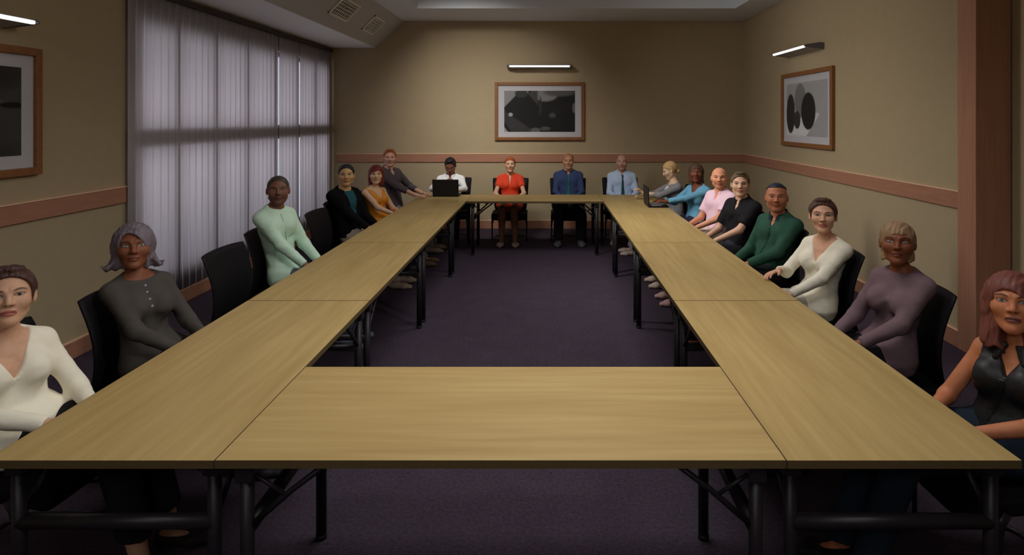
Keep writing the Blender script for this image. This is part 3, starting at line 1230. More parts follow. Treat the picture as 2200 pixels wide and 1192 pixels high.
    def tohead(x, y, z):
        px, py, pz = (x - hc[0]) / hs, (y - hc[1]) / hs, (z - hc[2]) / hs
        return ((R[0, 0] * px + R[1, 0] * py + R[2, 0] * pz) / hw, R[0, 1] * px + R[1, 1] * py + R[2, 1] * pz, R[0, 2] * px + R[1, 2] * py + R[2, 2] * pz)
    hp = lambda v: hc + R @ (np.array(v) * hs)
    neck_r = .043 if fem else .054
    neck = cap(A3(0, float(cyz(zs)) + .005, zs), hp((0, -.022, -.045)), neck_r * 1.08, neck_r, .025)
    headop = (lambda x, y, z: head_sdf(*tohead(x, y, z), P) * hs, (hc - .145, hc + .145), .014)
    body += [neck, headop]

    ymax = max(LEG[-1][2][1], LEG[1][2][1]) + .22
    wx = max(.33, max(abs(ARM[s][1][0]) for s in (-1, 1)) + .08, max(abs(ARM[s][2][0]) for s in (-1, 1)) + .2)
    lo, hi = A3(-wx, -.36 + min(lean, 0), -.01), A3(wx, max(ymax, *(ARM[s][2][1] + .22 for s in (-1, 1))), zs + .05)

    # ---- body mesh: coarse body + fine head and shoulders + fine hands, one mesh
    g = Grid(lo, hi, hb)
    for op in body:
        g.add(op)
    g.clip(.002 - g.xyz()[2])
    V, Q = surface(g, 2)
    zseam = zs - .06
    cz = V[Q].mean(1)
    handbox = []
    if P.get('fine_hands'):
        for s in (-1, 1):
            T = ARM[s][2]; d = nrm(T - ARM[s][1])
            handbox.append((T - .15, T + .15, T - d * .02, d))
    keep = cz[:, 2] < zseam + hb
    for a, b_, p, d in handbox:
        inb = ((cz > a + .006) & (cz < b_ - .006)).all(1)
        keep &= ~(inb & ((cz - p) @ d > hb * .7))
    parts = [(V, Q[keep])]
    gh = Grid((-.20, hc[1] - .17, zseam - .03), (.20, hc[1] + .17, top + .02), hf)
    for op in body:
        gh.add(op)
    V, Q = surface(gh, 1)
    cz = V[Q].mean(1)
    parts.append((V, Q[cz[:, 2] > zseam]))
    for a, b_, p, d in handbox:
        g2 = Grid(a, b_, .0034)
        for op in body:
            g2.add(op)
        V, Q = surface(g2, 1)
        cz = V[Q].mean(1)
        inb = ((cz > a + .004) & (cz < b_ - .004)).all(1)
        parts.append((V, Q[inb & ((cz - p) @ d > 0)]))
    off = 0; VV = []; QQ = []
    for V, Q in parts:
        VV.append(V); QQ.append(Q + off); off += len(V)
    me, V = mesh_from('body', np.concatenate(VV), np.concatenate(QQ))
    at = me.attributes.new('hl', 'FLOAT_VECTOR', 'POINT')
    hl = np.stack(tohead(V[:, 0], V[:, 1], V[:, 2]), 1)
    at.data.foreach_set('vector', hl.astype(np.float32).ravel())
    link('body', me, P['skin_m'], r)

    def emit(name, g, m, smooth=2, label=None):
        V, Q = surface(g, smooth)
        if not len(Q):
            return None
        me, _ = mesh_from(name, V, Q)
        o = link(name, me, m, r)
        if label:
            o['label'] = label
        return o

    # ---- hair
    if P['hair'] != 'bald':
        gg = Grid(hc - A3(.17, .17, .24), hc + A3(.17, .17, .17), .0055 - .0015 * near)
        gg.F = (hair_sdf(*tohead(*gg.xyz()), P) * hs).astype(np.float32)
        emit('hair', gg, P['hair_m'], 1)

    # ---- upper garment
    tp = P['top_t']
    hg = (.0085, .0065)[near]
    dress = tp.get('dress')
    hem = tp.get('hem', .545)
    glo = A3(lo[0], lo[1], .36 if dress else hem - .06)
    ghi = A3(hi[0], hi[1] if dress else .62, zs + .07)
    g = Grid(glo, ghi, hg)
    x, y, z = g.xyz()
    th = tp.get('t', .011)
    for op in base:
        g.add(op, th)
    if dress:
        for s in (-1, 1):
            hip, knee, ank = LEG[s]
            g.add(cap(hip, hip + (knee - hip) * tp['dress'], .088, .078, .07), th)
        mid = LEG[1][1][1] * tp['dress'] + .0
        g.clip(y - mid + 0 * x + 0 * z)
        g.clip(.43 - z - .05 * np.clip(y - .1, 0, 1) + 0 * x + 0 * y)
    sl = tp.get('sleeve', 'long')
    cz_, sz_ = ct, st_
    cu = x * cz_ + (y - cS[1]) * sz_ + 0 * z
    cv = -x * sz_ + (y - cS[1]) * cz_ + 0 * z
    if sl == 'none':     # cut armholes at the shoulder
        g.clip(np.abs(cu) - (sx * wd - .012) + np.clip(.9 - (z / zs), 0, 1) * -3.0 * (z < zs - .14))
        for s in (-1, 1):
            S, El, T = ARM[s]
            g.sub(cap(S + (S - El) * .1, El, ar[0] + .004, ar[1] + .004))
    else:
        for s in (-1, 1):
            S, El, T = ARM[s]
            loose = tp.get('loose', .008)
            u = nrm(El - S)
            if sl == 'short':
                cut = S + (El - S) * tp.get('slen', .62)
                f0, bb, k = cap(S, El, ar[0] + loose + .006, ar[1] + loose + .010, .025)
                fn = lambda x, y, z, f0=f0, u=u, cut=cut: np.maximum(f0(x, y, z), (x - cut[0]) * u[0] + (y - cut[1]) * u[1] + (z - cut[2]) * u[2])
                g.add((fn, bb, k))
            else:
                g.add(cap(S, El, ar[0] + loose, ar[1] + loose, .025))
                fu = nrm(T - El)
                cut = El + (T - El) * tp.get('slen', .97)
                f0, bb, k = cap(El, T, ar[2] + loose, ar[3] + loose * .8, .02)
                fn = lambda x, y, z, f0=f0, u=fu, cut=cut: np.maximum(f0(x, y, z), (x - cut[0]) * u[0] + (y - cut[1]) * u[1] + (z - cut[2]) * u[2])
                g.add((fn, bb, k))
    # soft folds
    fa = tp.get('fold', .0022)
    g.F += (fa * np.sin(z * 70 + 5 * np.sin(x * 14 + y * 9) + P['seed']) * np.sin(x * 23 - y * 31 + P['seed'] * 2) * (z < zs - .1)).astype(np.float32)
    # closed copy for things lying on the garment
    shirtF = g.F.copy()
    drop = tp.get('drop', .030)
    g.clip(z - (zs + drop - tp.get('slope', .45) * cv))
    if tp.get('v'):
        zv = zs - tp['v']
        vv = np.abs(cu) - (z - zv) * tp.get('vw', .5)
        cutv = np.maximum(vv, -(cv - .0))
        g.F = np.maximum(g.F, -cutv).astype(np.float32)
    if not dress:
        g.clip(hem - z + 0 * x + 0 * y)
    gm = emit(tp['name'], g, tp['mat'], 2)

    def shell(a, b_):
        """between a outside and b_ inside the garment surface"""
        return np.maximum(shirtF - a, -(shirtF + b_))

    def front_point(u, zq):
        for v in np.arange(.26, -.02, -.002):
            p = A3(u * ct - v * st_, cS[1] + u * st_ + v * ct, zq)
            a = ang(np.array(zq))
            p = ch(u, v, zq)
            i = np.round((p - g.lo) / g.h).astype(int)
            if (i >= 0).all() and (i < g.n).all() and shirtF[tuple(i)] < 0:
                return p, A3(-math.sin(a), math.cos(a), 0)
        return ch(u, .1, zq), A3(0, 1, 0)

    def strip(name, m, wf, z0, z1, out=.006, ins=.010, dv=0, h=None):
        """band of cloth lying on the garment front, half width wf(z)"""
        gg = Grid(g.lo, g.lo + (g.n - 1) * g.h, g.h)
        gg.F = shell(out, ins)
        ua = ang(z.ravel())[None, None, :]
        cyv = np.interp(z.ravel(), tz, tcy)[None, None, :]
        U = x * np.cos(ua) + (y - cyv) * np.sin(ua) - dv
        Vv = -x * np.sin(ua) + (y - cyv) * np.cos(ua)
        gg.F = np.maximum(gg.F, np.abs(U) - wf(z))
        gg.F = np.maximum(gg.F, np.maximum(z0 - z, z - z1) + 0 * x + 0 * y)
        gg.F = np.maximum(gg.F, -Vv + .02).astype(np.float32)
        return emit(name, gg, m, 1)

    if tp.get('inner'):     # a shirt front showing in an open jacket
        zv = zs - tp['inner_d']
        strip('shirt_front', tp['inner'], lambda z: np.clip((z - zv) * tp.get('inner_w', .35), 0, .075), zv, zs + .02, .0045, .014)
    if tp.get('collar'):
        gg = Grid(A3(-.16, cS[1] - .16, zs - .09), A3(.16, cS[1] + .19, zs + .10), .0050)
        X_, Y_, Z_ = gg.xyz()
        dn = neck[0](X_, Y_, Z_)
        U = X_ * ct + (Y_ - cS[1]) * st_; Vv = -X_ * st_ + (Y_ - cS[1]) * ct
        lim = zs + .074 - .36 * Vv
        ring = np.abs(dn - .015 - .14 * np.clip(lim - Z_, 0, .05)) - .0058
        ring = np.maximum(ring, np.maximum(Z_ - lim, lim - .055 - Z_))
        gap = tp.get('gap', .35)
        ring = np.maximum(ring, -(np.maximum(np.abs(U) - (.006 + gap * np.clip(Z_ - (zs - .02), 0, .2)), -Vv)))
        # pointed leaves in front
        for s in (-1, 1):
            p0 = A3(s * .034 * ct - .068 * st_, cS[1] + s * .034 * st_ + .068 * ct, zs + .030)
            p1 = A3(s * .050 * ct - .094 * st_, cS[1] + s * .050 * st_ + .094 * ct, zs - .026)
            lf = ecap(p0, p1, (ct, st_, 0), .024, .012, .010, .008)[0](X_, Y_, Z_)
            ring = smin(ring, lf, .006)
        gg.F = (ring + 0 * X_).astype(np.float32)
        emit('collar', gg, tp.get('collar_m', tp['mat']), 1)
    if tp.get('tie'):
        z1 = zs - .005
        zt = P.get('tie_end', .60)
        strip('tie', tp['tie'], lambda z: np.where(z > z1 - .035, .017, .012 + .020 * np.clip((z1 - .035 - z) / .30, 0, 1)), zt, z1 + .008, .008, .010)
    if tp.get('placket'):
        strip('placket', tp['placket'], lambda z: np.full_like(z, .014), max(hem, .60), zs - tp.get('v', 0.01), .0035, .008)
    if tp.get('zip'):
        pts = []
        for zq in np.arange(max(hem, .56), zs + .004, .02):
            p, nn = front_point(0, zq)
            pts.append(tuple(p))
        for _ in range(3):
            pts = [pts[0]] + [tuple((np.array(pts[i - 1]) + 2 * np.array(pts[i]) + np.array(pts[i + 1])) / 4) for i in range(1, len(pts) - 1)] + [pts[-1]]
        MB().tube(pts, .0032, 8).build('zip', tp['zip'], r)
    for zb_ in tp.get('buttons', ()):
        p, nn = front_point(0, zs - zb_)
        p2, _ = front_point(0, zs - zb_ - .01)
        bmx = bmesh.new()
        bmesh.ops.create_uvsphere(bmx, u_segments=14, v_segments=8, radius=1)
        yy_ = Vector((nn[0], nn[1], (p2 - p)[1] and 0)).normalized()
        zz_ = Vector((0, 0, 1)); xx_ = yy_.cross(zz_)
        Mx = Matrix((xx_ * .0075, yy_ * .0035, zz_ * .0075)).transposed()
        for v_ in bmx.verts:
            v_.co = Mx @ v_.co + Vector(p)
        for f_ in bmx.faces: f_.smooth = True
        me = bpy.data.meshes.new('button'); bmx.to_mesh(me); bmx.free()
        link('button', me, tp['button_m'], r)
    # open-cut lapels / second layer
    if tp.get('cardigan'):
        gg = Grid(g.lo, g.lo + (g.n - 1) * g.h, g.h)
        gg.F = shell(.007, .012)
        ua = ang(z.ravel())[None, None, :]
        cyv = np.interp(z.ravel(), tz, tcy)[None, None, :]
        U = x * np.cos(ua) + (y - cyv) * np.sin(ua)
        Vv = -x * np.sin(ua) + (y - cyv) * np.cos(ua)
        gg.F = np.maximum(gg.F, np.abs(U) - .050 - .0 * z)
        gg.F = np.maximum(gg.F, -Vv + .03)
        gg.F = np.maximum(gg.F, z - (zs + .015 - .45 * cv)).astype(np.float32)
        emit('blouse_front', gg, tp['cardigan'], 1)

    # ---- lower garment
    bt = P.get('bottom')
    if bt:
        g = Grid(A3(-.30, -.22, .05), A3(.30, ymax, .70), .0085 - .0015 * near)
        x, y, z = g.xyz()
        g.add(torso, .007)
        lo_ = bt.get('loose', .010)
        for s in (-1, 1):
            hip, knee, ank = LEG[s]
            g.add(cap(hip, knee, .081 + lo_, .058 + lo_, .03))
            g.add(cap(knee, ank, .057 + lo_, bt.get('cuff', .048) + lo_, .02))
        g.clip(z - bt.get('waist', .655) + 0 * x + 0 * y)
        g.clip(bt.get('end', .085) - z + 0 * x + 0 * y)
        g.F += (.002 * np.sin(z * 60 + y * 50 + P['seed']) * np.sin(x * 40)).astype(np.float32)
        emit(bt.get('name', 'trousers'), g, bt['mat'], 2)
        if bt.get('belt'):
            g2 = Grid(A3(-.24, -.22, .60), A3(.24, .22, .72), .0065)
            g2.add(torso, .014)
            z2 = g2.xyz()[2]
            g2.clip(np.maximum(z2 - .668, .632 - z2) + 0 * g2.F)
            emit('belt', g2, bt['belt'], 1)
    # ---- shoes
    sh = P.get('shoe')
    if sh:
        for s in (-1, 1):
            ank = LEG[s][2]
            g = Grid(ank + A3(-.09, -.12, -.09), ank + A3(.09, .25, .06), .0055)
            x, y, z = g.xyz()
            g.add(ecap(ank + A3(0, -.030, -.050), ank + A3(s * .012, .10, -.056), (1, 0, 0), .036, .047, .040, .032, .03))
            g.add(ecap(ank + A3(s * .012, .10, -.056), ank + A3(s * .012, .165, -.064), (1, 0, 0), .047, .030, .032, .022, .03))
            if sh.get('high', 1):
                g.add(cap(ank + A3(0, -.01, -.03), ank + A3(0, -.008, .0), .044, .045, .03))
                g.clip(z - (ank[2] + .012) + 0 * x + 0 * y)
            else:       # low-cut pump: opening over the instep
                g.clip(z - (ank[2] - .030) + 0 * x + 0 * y)
                g.sub(ell(ank + A3(0, .03, .0), (.034, .085, .045)))
            g.clip(.004 - z + 0 * x + 0 * y)
            emit('shoe', g, sh['mat'], 2)
    return r

# ------------------------------------------------------------------ the people at the table
C = cloth_mat
black_trousers = C('black_trouser_cloth', (34, 33, 36))
skin = {
    'fair': (214, 168, 140), 'peach': (226, 178, 146), 'tan': (190, 140, 108), 'brown': (132, 84, 64),
    'dark': (126, 70, 48), 'deep': (118, 64, 44), 'pink': (222, 170, 150),
}
RL, RR, RF = -PI / 2, PI / 2, PI

def side(sgn, px, py, **k):
    """someone on the left (-1) or right (+1) run, placed by where the head shows"""
    hx = k.pop('hx', 2.25 if sgn < 0 else 1.97) * sgn
    Y = F_PX * hx / (px - VPX)
    k['Y'] = Y
    k['top'] = CAM_Z - (py - VPY) * Y / F_PX
    k['X'] = hx - sgn * (.066 - k.get('lean', 0) * .95 - k.get('head_fwd', 0))
    k['rz'] = RL if sgn < 0 else RR
    k.setdefault('twist', 30 * sgn)
    k['seed'] = px * .01
    return k

def far(px, py, **k):
    k['Y'] = 9.60
    Yh = 9.60 + .066 - k.get('lean', 0)
    k['X'] = (px - VPX) * Yh / F_PX
    k['top'] = CAM_Z - (py - VPY) * Yh / F_PX
    k['rz'] = RF
    k['seed'] = px * .01
    return k

def SK(key, **k): return skin_mat(skin[key] if isinstance(key, str) else key, **k)

cream = C('cream_jersey', (246, 240, 222))
people = []
people.append((side(-1, 18, 573, sex='f', wide=.92, near=1, hair='crop', hair_m=hair_mat((78, 52, 48)), skin_m=SK('fair', lip=(176, 92, 84)),
    top_t=dict(name='jersey_top', mat=cream, v=.13, vw=.52, drop=.05, dress=.26), bottom=dict(mat=black_trousers, end=.17, loose=.012), kneey=.44,
    shoe=dict(mat=C('black_leather_shoe', (40, 36, 36), .5), high=0),
    label='woman in a cream deep V-neck top at the left edge of the picture'),
    'chair under the woman in cream at the left edge of the picture'))
people.append((side(-1, 287, 480, sex='f', wide=.88, head_fwd=-.05, feet={-1: (-.10, .50), 1: (.16, .58)}, near=1, hair='flip', hair_len=-.115, hair_t=.017, hair_w=.092, sweep=.25, fringe=.074, hair_m=hair_mat((112, 102, 112)), skin_m=SK((130, 78, 56), lip=(116, 62, 52), iris=(120, 130, 120)),
    top_t=dict(name='blouse', mat=C('charcoal_knit', (74, 70, 66)), drop=.046, dress=.26, hem=.50, buttons=(.010, .045, .080, .115), button_m=mat('pearl_button', (150, 150, 170), .35)),
    bottom=dict(mat=black_trousers), shoe=dict(mat=C('black_pump', (38, 36, 40), .5), high=0),
    label='woman with grey flipped-out bob in a charcoal blouse with four buttons'),
    'chair under the woman with the grey bob'))
people.append((side(-1, 598, 376, kx=.09, sex='m', wide=.80, near=1, hair='buzz', hair_m=hair_mat((66, 58, 54)), skin_m=SK((126, 86, 72), brow=(36, 28, 26), beard=(70, 48, 42), amount=.5),
    top_t=dict(name='long_sleeved_top', mat=C('mint_jersey', (200, 230, 210)), drop=.066, dress=.26, hem=.47, zip=C('seam_grey', (142, 160, 150)), loose=.010),
    bottom=dict(mat=C('slate_trousers', (92, 102, 118))), shoe=dict(mat=C('blue_grey_shoe', (120, 128, 156))),
    label='man in a mint green long-sleeved top between the two empty chairs'),
    'chair under the man in mint green'))
people.append((side(-1, 744, 352, kx=.09, sex='m', wide=.95, hair='short', hair_t=.008, hair_m=hair_mat((34, 32, 32)), skin_m=SK((206, 164, 118), beard=(170, 128, 92), amount=.25),
    top_t=dict(name='jacket', mat=C('black_velvet_jacket', (22, 21, 23), .95, .05), t=.016, loose=.014, drop=.060, v=.035, vw=.8, hem=.54, inner=C('teal_shirt', (36, 80, 92)), inner_d=.42, inner_w=.16),
    bottom=dict(mat=C('beige_trousers', (176, 164, 152)), belt=mat('dark_belt', (36, 34, 36), .5)), shoe=dict(mat=C('beige_shoe', (178, 158, 142))),
    label='man in a black jacket over a teal shirt front on the left'),
    'chair under the man in the black jacket'))
people.append((side(-1, 808, 354, hx=2.17, sex='f', hair='bob', hair_len=-.135, hair_t=.013, sweep=-.35, fringe=.052, hair_m=hair_mat((118, 46, 36)), skin_m=SK((232, 190, 156), lip=(190, 110, 100)), bust=1.1,
    top_t=dict(name='dress', mat=C('orange_satin', (222, 142, 30), .5, .4), sleeve='none', v=.13, vw=.55, drop=.03, dress=.75, t=.009),
    shoe=dict(mat=C('tan_sandal', (140, 106, 84)), high=0),
    label='woman with auburn bob in an orange sleeveless dress'),
    'chair under the woman in the orange dress'))
people.append((side(-1, 838, 320, hx=2.21, kx=.06, sex='m', wide=1.04, hair='crop', hair_t=.010, hair_m=hair_mat((166, 98, 56)), skin_m=SK('pink', brow=(150, 100, 70)),
    top_t=dict(name='shirt', mat=C('plum_grey_shirt', (88, 80, 86)), slen=.55, loose=.016, drop=.072, v=.055, vw=.6, collar=1, hem=.54),
    armL=dict(to=(-.16, .35, .790), dir=(.1, 1, -.10), pole=(-.8, -.2, -.3)), armR=dict(to=(.15, .33, .790), dir=(-.1, 1, -.10), pole=(.8, -.2, -.3)), fine_hands=1, arm=1.08,
    bottom=dict(mat=C('stone_trousers', (150, 142, 136))), shoe=dict(mat=C('taupe_shoe', (160, 140, 124))),
    label='tall ginger man in a plum grey shirt with one hand on the table corner'),
    'chair under the tall ginger man'))
# far row
people.append((far(968, 337, sex='m', wide=.95, lean=.07, head_fwd=.03, pitch_off=0, look=(0, 1, -.55), hair='crop', hair_t=.009, hair_up=.014, hair_m=hair_mat((38, 32, 36)), skin_m=SK('brown', lip=(120, 66, 58)),
    top_t=dict(name='shirt', mat=C('white_cotton', (244, 244, 246)), v=.12, vw=.45, drop=.072, collar=1, hem=.53),
    armL=dict(to=(-.12, .44, .812), dir=(.25, 1, -.08), pole=(-1, -.2, -.5)), armR=dict(to=(.12, .44, .812), dir=(-.25, 1, -.08), pole=(1, -.2, -.5)), fine_hands=1,
    kneey=.31, bottom=dict(mat=black_trousers), shoe=dict(mat=C('dark_shoe', (60, 58, 60))),
    label='person in a white open-collar shirt bent over a laptop'),
    'chair in the far row behind the open laptop'))
people.append((far(1096, 336, sex='f', hair='tied', hair_m=hair_mat((164, 84, 44)), skin_m=SK('peach', lip=(180, 96, 80)),
    top_t=dict(name='dress', mat=C('red_crepe', (224, 72, 44), .7), sleeve='short', slen=.55, loose=.010, v=.135, vw=.10, drop=.062, dress=.62, t=.011),
    armL=dict(to=(-.11, .25, .665)), armR=dict(to=(.11, .25, .665)), knee=.085, feet={-1: (-.10, .44), 1: (.10, .44)},
    tights=1, shoe=dict(mat=C('nude_pump', (188, 168, 156)), high=0),
    label='woman in a red short-sleeved dress in the far row'),
    'chair in the far row under the woman in red'))
people.append((far(1221, 329, sex='m', wide=1.02, hair='short', hair_t=.005, hair_m=hair_mat((170, 120, 82)), skin_m=SK('tan', beard=(200, 160, 140), amount=.4),
    top_t=dict(name='shirt', mat=C('navy_shirt', (56, 70, 108)), drop=.072, v=.02, vw=1, collar=1, collar_m=C('dark_navy_collar', (48, 50, 84)), tie=C('teal_tie', (34, 104, 104), .5), hem=.53),
    knee=.155, bottom=dict(mat=C('black_suit_trousers', (38, 38, 40)), loose=.016, cuff=.055), feet={-1: (-.165, .42), 1: (.165, .42)}, shoe=dict(mat=C('grey_shoe', (112, 116, 120))),
    label='man in a navy shirt with a teal tie in the far row'),
    'chair in the far row under the man in navy'))
people.append((far(1336, 331, sex='m', hair='bald', skin_m=SK((198, 152, 136), beard=(150, 104, 92), amount=.4),
    top_t=dict(name='shirt', mat=C('pale_blue_shirt', (186, 206, 238)), drop=.072, v=.02, vw=1, collar=1, tie=C('bottle_green_tie', (32, 76, 80), .5), hem=.53),
    bottom=dict(mat=C('taupe_trousers', (150, 128, 114)), loose=.014, cuff=.054), shoe=dict(mat=C('sand_shoe', (184, 164, 150))),
    kneey=.31, feet={-1: (-.14, .34), 1: (.17, .34)},
    label='bald man in a pale blue shirt with a dark green tie in the far row'),
    'chair in the far row under the bald man in pale blue'))
# right run
people.append((side(1, 1440, 346, hx=1.73, kx=-.05, sex='f', lean=.10, head_fwd=.03, twist=6, look=(.12, 1, -.42), hair='tied', hair_m=hair_mat((206, 168, 116)), skin_m=SK((226, 190, 160)),
    top_t=dict(name='cardigan', mat=C('grey_marl_cardigan', (136, 136, 140)), drop=.03, hem=.52, cardigan=C('white_blouse', (226, 226, 232)), loose=.010, v=.05, vw=.6),
    armL=dict(to=(-.05, .44, .84), dir=(-.1, .6, .5), pole=(-.6, -.2, -.8), curl=.9, palm=(.3, .7, -.5)), armR=dict(to=(.08, .40, .80), dir=(-.15, 1, -.08), pole=(.9, -.3, -.3)), fine_hands=1,
    bottom=dict(mat=C('pale_grey_trousers', (150, 150, 156))), shoe=dict(mat=C('white_sandal', (200, 180, 168)), high=0),
    label='blonde woman in a grey cardigan looking down, farthest on the right side'),
    'chair under the blonde woman in the grey cardigan'))
people.append((side(1, 1496, 350, hx=1.91, sex='f', lean=.04, hair='bob', hair_len=-.13, hair_t=.010, hair_w=.083, fringe=.058, hair_m=hair_mat((82, 58, 44)), skin_m=SK('deep', lip=(110, 50, 46)),
    top_t=dict(name='sweater', mat=C('sky_blue_knit', (108, 166, 198)), v=.085, vw=.6, drop=.052, hem=.50, loose=.010),
    armL=dict(to=(-.075, .375, .822), curl=.25, dir=(.30, 1, -.05), pole=(-.8, -.3, -.6)), armR=dict(to=(.075, .375, .822), curl=.25, dir=(-.30, 1, -.05), pole=(.8, -.3, -.6)), fine_hands=1,
    bottom=dict(mat=C('navy_trousers', (46, 46, 72))), shoe=dict(mat=C('navy_shoe', (58, 56, 92))),
    label='woman with brown bob in a sky blue sweater typing on a laptop'),
    'chair under the woman in the sky blue sweater'))
people.append((side(1, 1545, 358, kx=-.10, sex='m', wide=.95, hair='bald', skin_m=SK((228, 160, 126), beard=(170, 112, 90), amount=.6),
    top_t=dict(name='polo_shirt', mat=C('pink_pique', (240, 204, 222)), sleeve='short', slen=.72, loose=.014, drop=.072, v=.06, vw=.35, collar=1, hem=.52),
    bottom=dict(mat=C('cream_trousers', (196, 180, 164))), shoe=dict(mat=C('cream_shoe', (206, 186, 166))),
    
    label='bald man in a pink polo shirt'),
    'chair under the bald man in the pink polo'))
people.append((side(1, 1590, 369, sex='m', wide=.93, hair='crop', hair_t=.011, hair_m=hair_mat((104, 86, 66)), skin_m=SK((226, 180, 154)),
    top_t=dict(name='polo_shirt', mat=C('black_pique', (30, 29, 33)), sleeve='short', slen=.78, loose=.014, drop=.072, v=.07, vw=.30, collar=1, hem=.52),
    bottom=dict(mat=C('dark_jeans', (52, 52, 60))), shoe=dict(mat=C('dusty_pink_shoe', (196, 156, 152))),
    
    label='man with tousled brown hair in a black polo shirt'),
    'chair under the man in the black polo'))
people.append((side(1, 1668, 392, kx=-.10, sex='m', wide=.95, belly=.02, jaw=1.04, hair='top', hair_t=.007, hair_m=hair_mat((34, 42, 62)), skin_m=SK((188, 122, 92), beard=(140, 88, 68), amount=.4),
    top_t=dict(name='shirt', mat=C('bottle_green_shirt', (48, 84, 70)), loose=.014, drop=.072, v=.05, vw=.45, collar=1, collar_m=C('dark_collar_lining', (38, 50, 56)), placket=C('green_placket', (42, 74, 62)), hem=.50),
    bottom=dict(mat=black_trousers), shoe=dict(mat=C('brown_sandal', (120, 62, 36)), high=0),
    label='man with flat dark blue hair in a bottle green shirt'),
    'chair under the man in bottle green'))
people.append((side(1, 1768, 426, sex='f', wide=.92, near=1, hair='crop', hair_m=hair_mat((84, 58, 50)), skin_m=SK((226, 176, 148), lip=(196, 102, 88)),
    top_t=dict(name='jersey_top', mat=cream, v=.13, vw=.52, drop=.05, dress=.26), armR=dict(to=(-.07, .27, .795), dir=(-.55, 1, -.12), pole=(.8, -.2, -.6)),
    bottom=dict(mat=C('ivory_trousers', (206, 200, 186))), shoe=dict(mat=C('dark_brown_shoe', (76, 50, 38)), high=0), fine_hands=1,
    label='woman in a cream deep V-neck top on the right, a hand resting on the table'),
    'chair under the woman in cream on the right'))
people.append((side(1, 1928, 473, kx=-.10, feet={-1: (-.22, .58), 1: (.0, .50)}, sex='f', wide=.84, near=1, hair='bob', hair_len=-.10, hair_t=.008, hair_w=.072, fringe=.046, face_w=.070, hair_m=hair_mat((158, 126, 96)), skin_m=SK((140, 84, 60), lip=(128, 66, 54), iris=(150, 150, 160)), bust=1.2,
    top_t=dict(name='knit_top', mat=C('mauve_knit', (122, 100, 108)), drop=.050, slope=.30, dress=.26, hem=.47, loose=.010),
    bottom=dict(mat=black_trousers), shoe=dict(mat=C('ink_blue_pump', (52, 52, 84)), high=0),
    label='woman with light brown hair in a mauve round-neck top'),
    'chair under the woman in mauve'))
people.append((side(1, 2176, 584, hx=1.90, sex='f', wide=.84, near=1, hair='bob', hair_len=-.185, hair_t=.014, hair_w=.096, fringe=.050, sweep=.3, hair_m=hair_mat((128, 74, 66)), skin_m=SK((206, 134, 98), lip=(120, 70, 72), iris=(110, 110, 112)), bust=.9,
    top_t=dict(name='blouse', mat=C('black_satin', (34, 35, 36), .45, .35), sleeve='none', v=.09, vw=.50, drop=.062, collar=1, gap=.9, placket=C('black_satin_placket', (28, 29, 30), .45, .35), hem=.50, t=.013),
    bottom=dict(mat=C('midnight_jeans', (34, 44, 58))), shoe=dict(mat=C('black_flat', (38, 36, 40), .5), high=0),
    label='woman with auburn hair in a black sleeveless satin blouse at the right edge'),
    'chair under the woman in the black blouse at the right edge'))

TIGHTS = SK((140, 96, 74))
ROOTS = []
for P, chair_label in people:
    r = person(P)
    ROOTS.append(r)
    fwd = {RL: (1, 0), RR: (-1, 0), RF: (0, -1)}[P['rz']]
    co_ = .025 if P.get('kneey', .43) > .4 else -.06
    place_chair(P['X'] + fwd[0] * co_, P['Y'] + (fwd[1] * (co_ - .025) if fwd[1] else .04), P['rz'], chair_label)
    if P.get('tights'):
        # sheer tights over the legs
        g = Grid(A3(-.25, .2, .03), A3(.25, .55, .63), .007)
        for s in (-1, 1):
            w = P['knee']
            fx, fy = P['feet'][s]
            knee, ank = A3(s * w, .43, .535), A3(fx, fy, .085)
            mid = knee + (ank - knee) * .35
            g.add(cap(A3(s * .088, .0, .545), knee, .083, .059, .03))
            g.add(cap(knee, mid, .057, .056, .02))
            g.add(cap(mid, ank, .055, .037, .02))
            g.add(ecap(ank + A3(0, -.03, -.055), ank + A3(s * .012, .135, -.060), (1, 0, 0), .030, .042, .030, .024, .03))
        g.clip(.022 + .001 - g.xyz()[2])
        g.clip(.24 - g.xyz()[1])
        V, Q = surface(g, 2)
        me, _ = mesh_from('tights', V, Q)
        link('tights', me, TIGHTS, r)

place_chair(-2.04, 4.46, RL, 'empty black chair between the grey-haired woman and the man in mint')
place_chair(-2.06, 6.30, RL, 'empty black chair between the man in mint and the man in the black jacket')

# ------------------------------------------------------------------ laptops
def laptop(loc, rz, label, tilt=100):
    """local +Y is towards the user's screen side: the lid stands at +Y, the user sits at -Y"""
    r = empty('laptop', loc, rz)
    tag(r, label, 'laptop', 'laptops')
    box_obj('base', (-.185, -.125, 0), (.185, .125, .022), M['laptop'], r, .004)
    kb = MB()
    for i in range(5):
        for j in range(12):
            x = -.165 + j * .0275; y = .085 - i * .026
            kb.box((x, y - .022, .0215), (x + .024, y, .0255))
    kb.build('keyboard', M['keys'], r)
    box_obj('touchpad', (-.045, -.110, .0215), (.045, -.050, .0228), M['keys'], r)
    t = math.radians(tilt)
    Mx = Matrix.Translation((0, .122, .022)) @ Matrix.Rotation(-(t - PI / 2), 4, 'X')
    MB().box((-.188, -.006, .0), (.188, .010, .232), .004, Mx).build('lid', M['laptop'], r)
    s = MB().box((-.172, -.0072, .018), (.172, -.0055, .218), 0, Mx).build('screen', mat('dark_screen', (40, 42, 50), .25), r)
    MB().tube([(-.14, .122, .020), (.14, .122, .020)], .008, 10).build('hinge', M['laptop'], r)
    return r
laptop(((960 - VPX) * 9.06 / F_PX, 9.08, TZ), PI, 'black laptop with its lid to the camera, before the person in white', 98)
laptop((1.425, 8.03, TZ), PI / 2, 'open black laptop under the hands of the woman in sky blue, right hand run', 92)

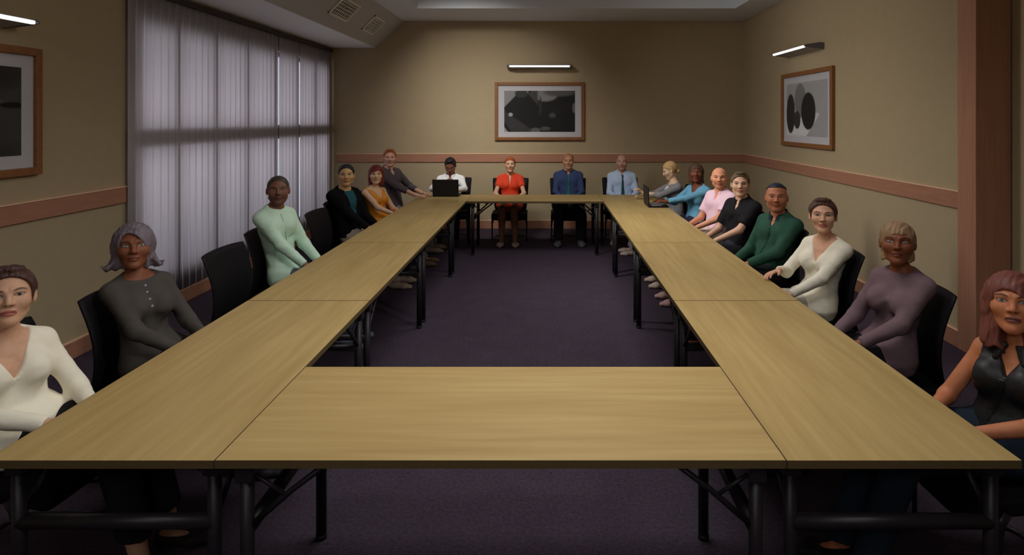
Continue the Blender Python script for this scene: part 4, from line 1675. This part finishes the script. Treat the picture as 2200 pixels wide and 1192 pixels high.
# ------------------------------------------------------------------ light
def area(name, loc, rot, sx, sy, power, col=(1, 1, 1), spread=None):
    l = bpy.data.lights.new(name, 'AREA')
    l.shape = 'RECTANGLE'; l.size = sx; l.size_y = sy; l.energy = power; l.color = col
    if spread: l.spread = math.radians(spread)
    o = bpy.data.objects.new(name, l)
    COL.objects.link(o); o.location = loc; o.rotation_euler = rot
    return o
for i, y in enumerate((.2, 3.4, 6.6)):
    area('coffer_light', (.20, y, CZ - .03), (0, 0, 0), 2.0, 1.2, (21, 32, 28)[i], (1, .97, .93), 134)
def aimed(name, loc, to, sx, sy, power, col, spread=None):
    d = Vector(to) - Vector(loc)
    return area(name, loc, d.to_track_quat('-Z', 'Y').to_euler(), sx, sy, power, col, spread)
aimed('added_wall_fill', (-1.5, 7.4, CZ - .12), (-1.1, 10.6, 1.4), 1.2, .25, 18, (1, .97, .9), 68)  # unseen fill added to brighten the end wall
aimed('added_wall_fill', (-.9, 6.2, CZ - .14), (3.36, 7.5, 1.4), .25, 3.0, 43, (1, .97, .9), 98)  # unseen fill added to brighten the right wall
aimed('added_left_fill', (2.3, 1.8, CZ - .12), (-2.1, 3.9, 1.05), .3, 1.5, 15, (1, .97, .92), 72)  # unseen narrow fill added to brighten the people on the left
aimed('added_front_fill', (-1.0, -2.0, ZC - .06), (.6, 4.0, .9), 3.0, .8, 34, (1, .97, .93))  # unseen fill added behind the camera, lights the faces from the front
area('daylight', (XL - 1.15, 8.0, 1.75), (0, -PI / 2, 0), 3.6, 6.4, 250, (.95, .98, 1))
w = bpy.data.worlds.new('overcast_sky'); SC.world = w
w.use_nodes = True
w.node_tree.nodes['Background'].inputs[0].default_value = (.75, .85, 1, 1)
w.node_tree.nodes['Background'].inputs[1].default_value = .8

# ------------------------------------------------------------------ camera
cd = bpy.data.cameras.new('camera')
cd.sensor_width = 36; cd.sensor_fit = 'HORIZONTAL'
cd.lens = F_PX / 2200 * 36
cd.shift_x = -(VPX - 1100) / 2200
cd.shift_y = -(596 - VPY) / 2200
cd.clip_start = .05
co = bpy.data.objects.new('camera', cd)
COL.objects.link(co)
co.location = (0, 0, CAM_Z); co.rotation_euler = (PI / 2, 0, 0)
SC.camera = co
SC.view_settings.view_transform = 'Standard'
SC.view_settings.look = 'None'
SC.view_settings.gamma = 1
SC.view_settings.exposure = 0
SC.cycles.use_denoising = True
SC.cycles.max_bounces = 8
SC.cycles.diffuse_bounces = 5
SC.cycles.caustics_reflective = False
SC.cycles.caustics_refractive = False
SC.cycles.sample_clamp_indirect = 4
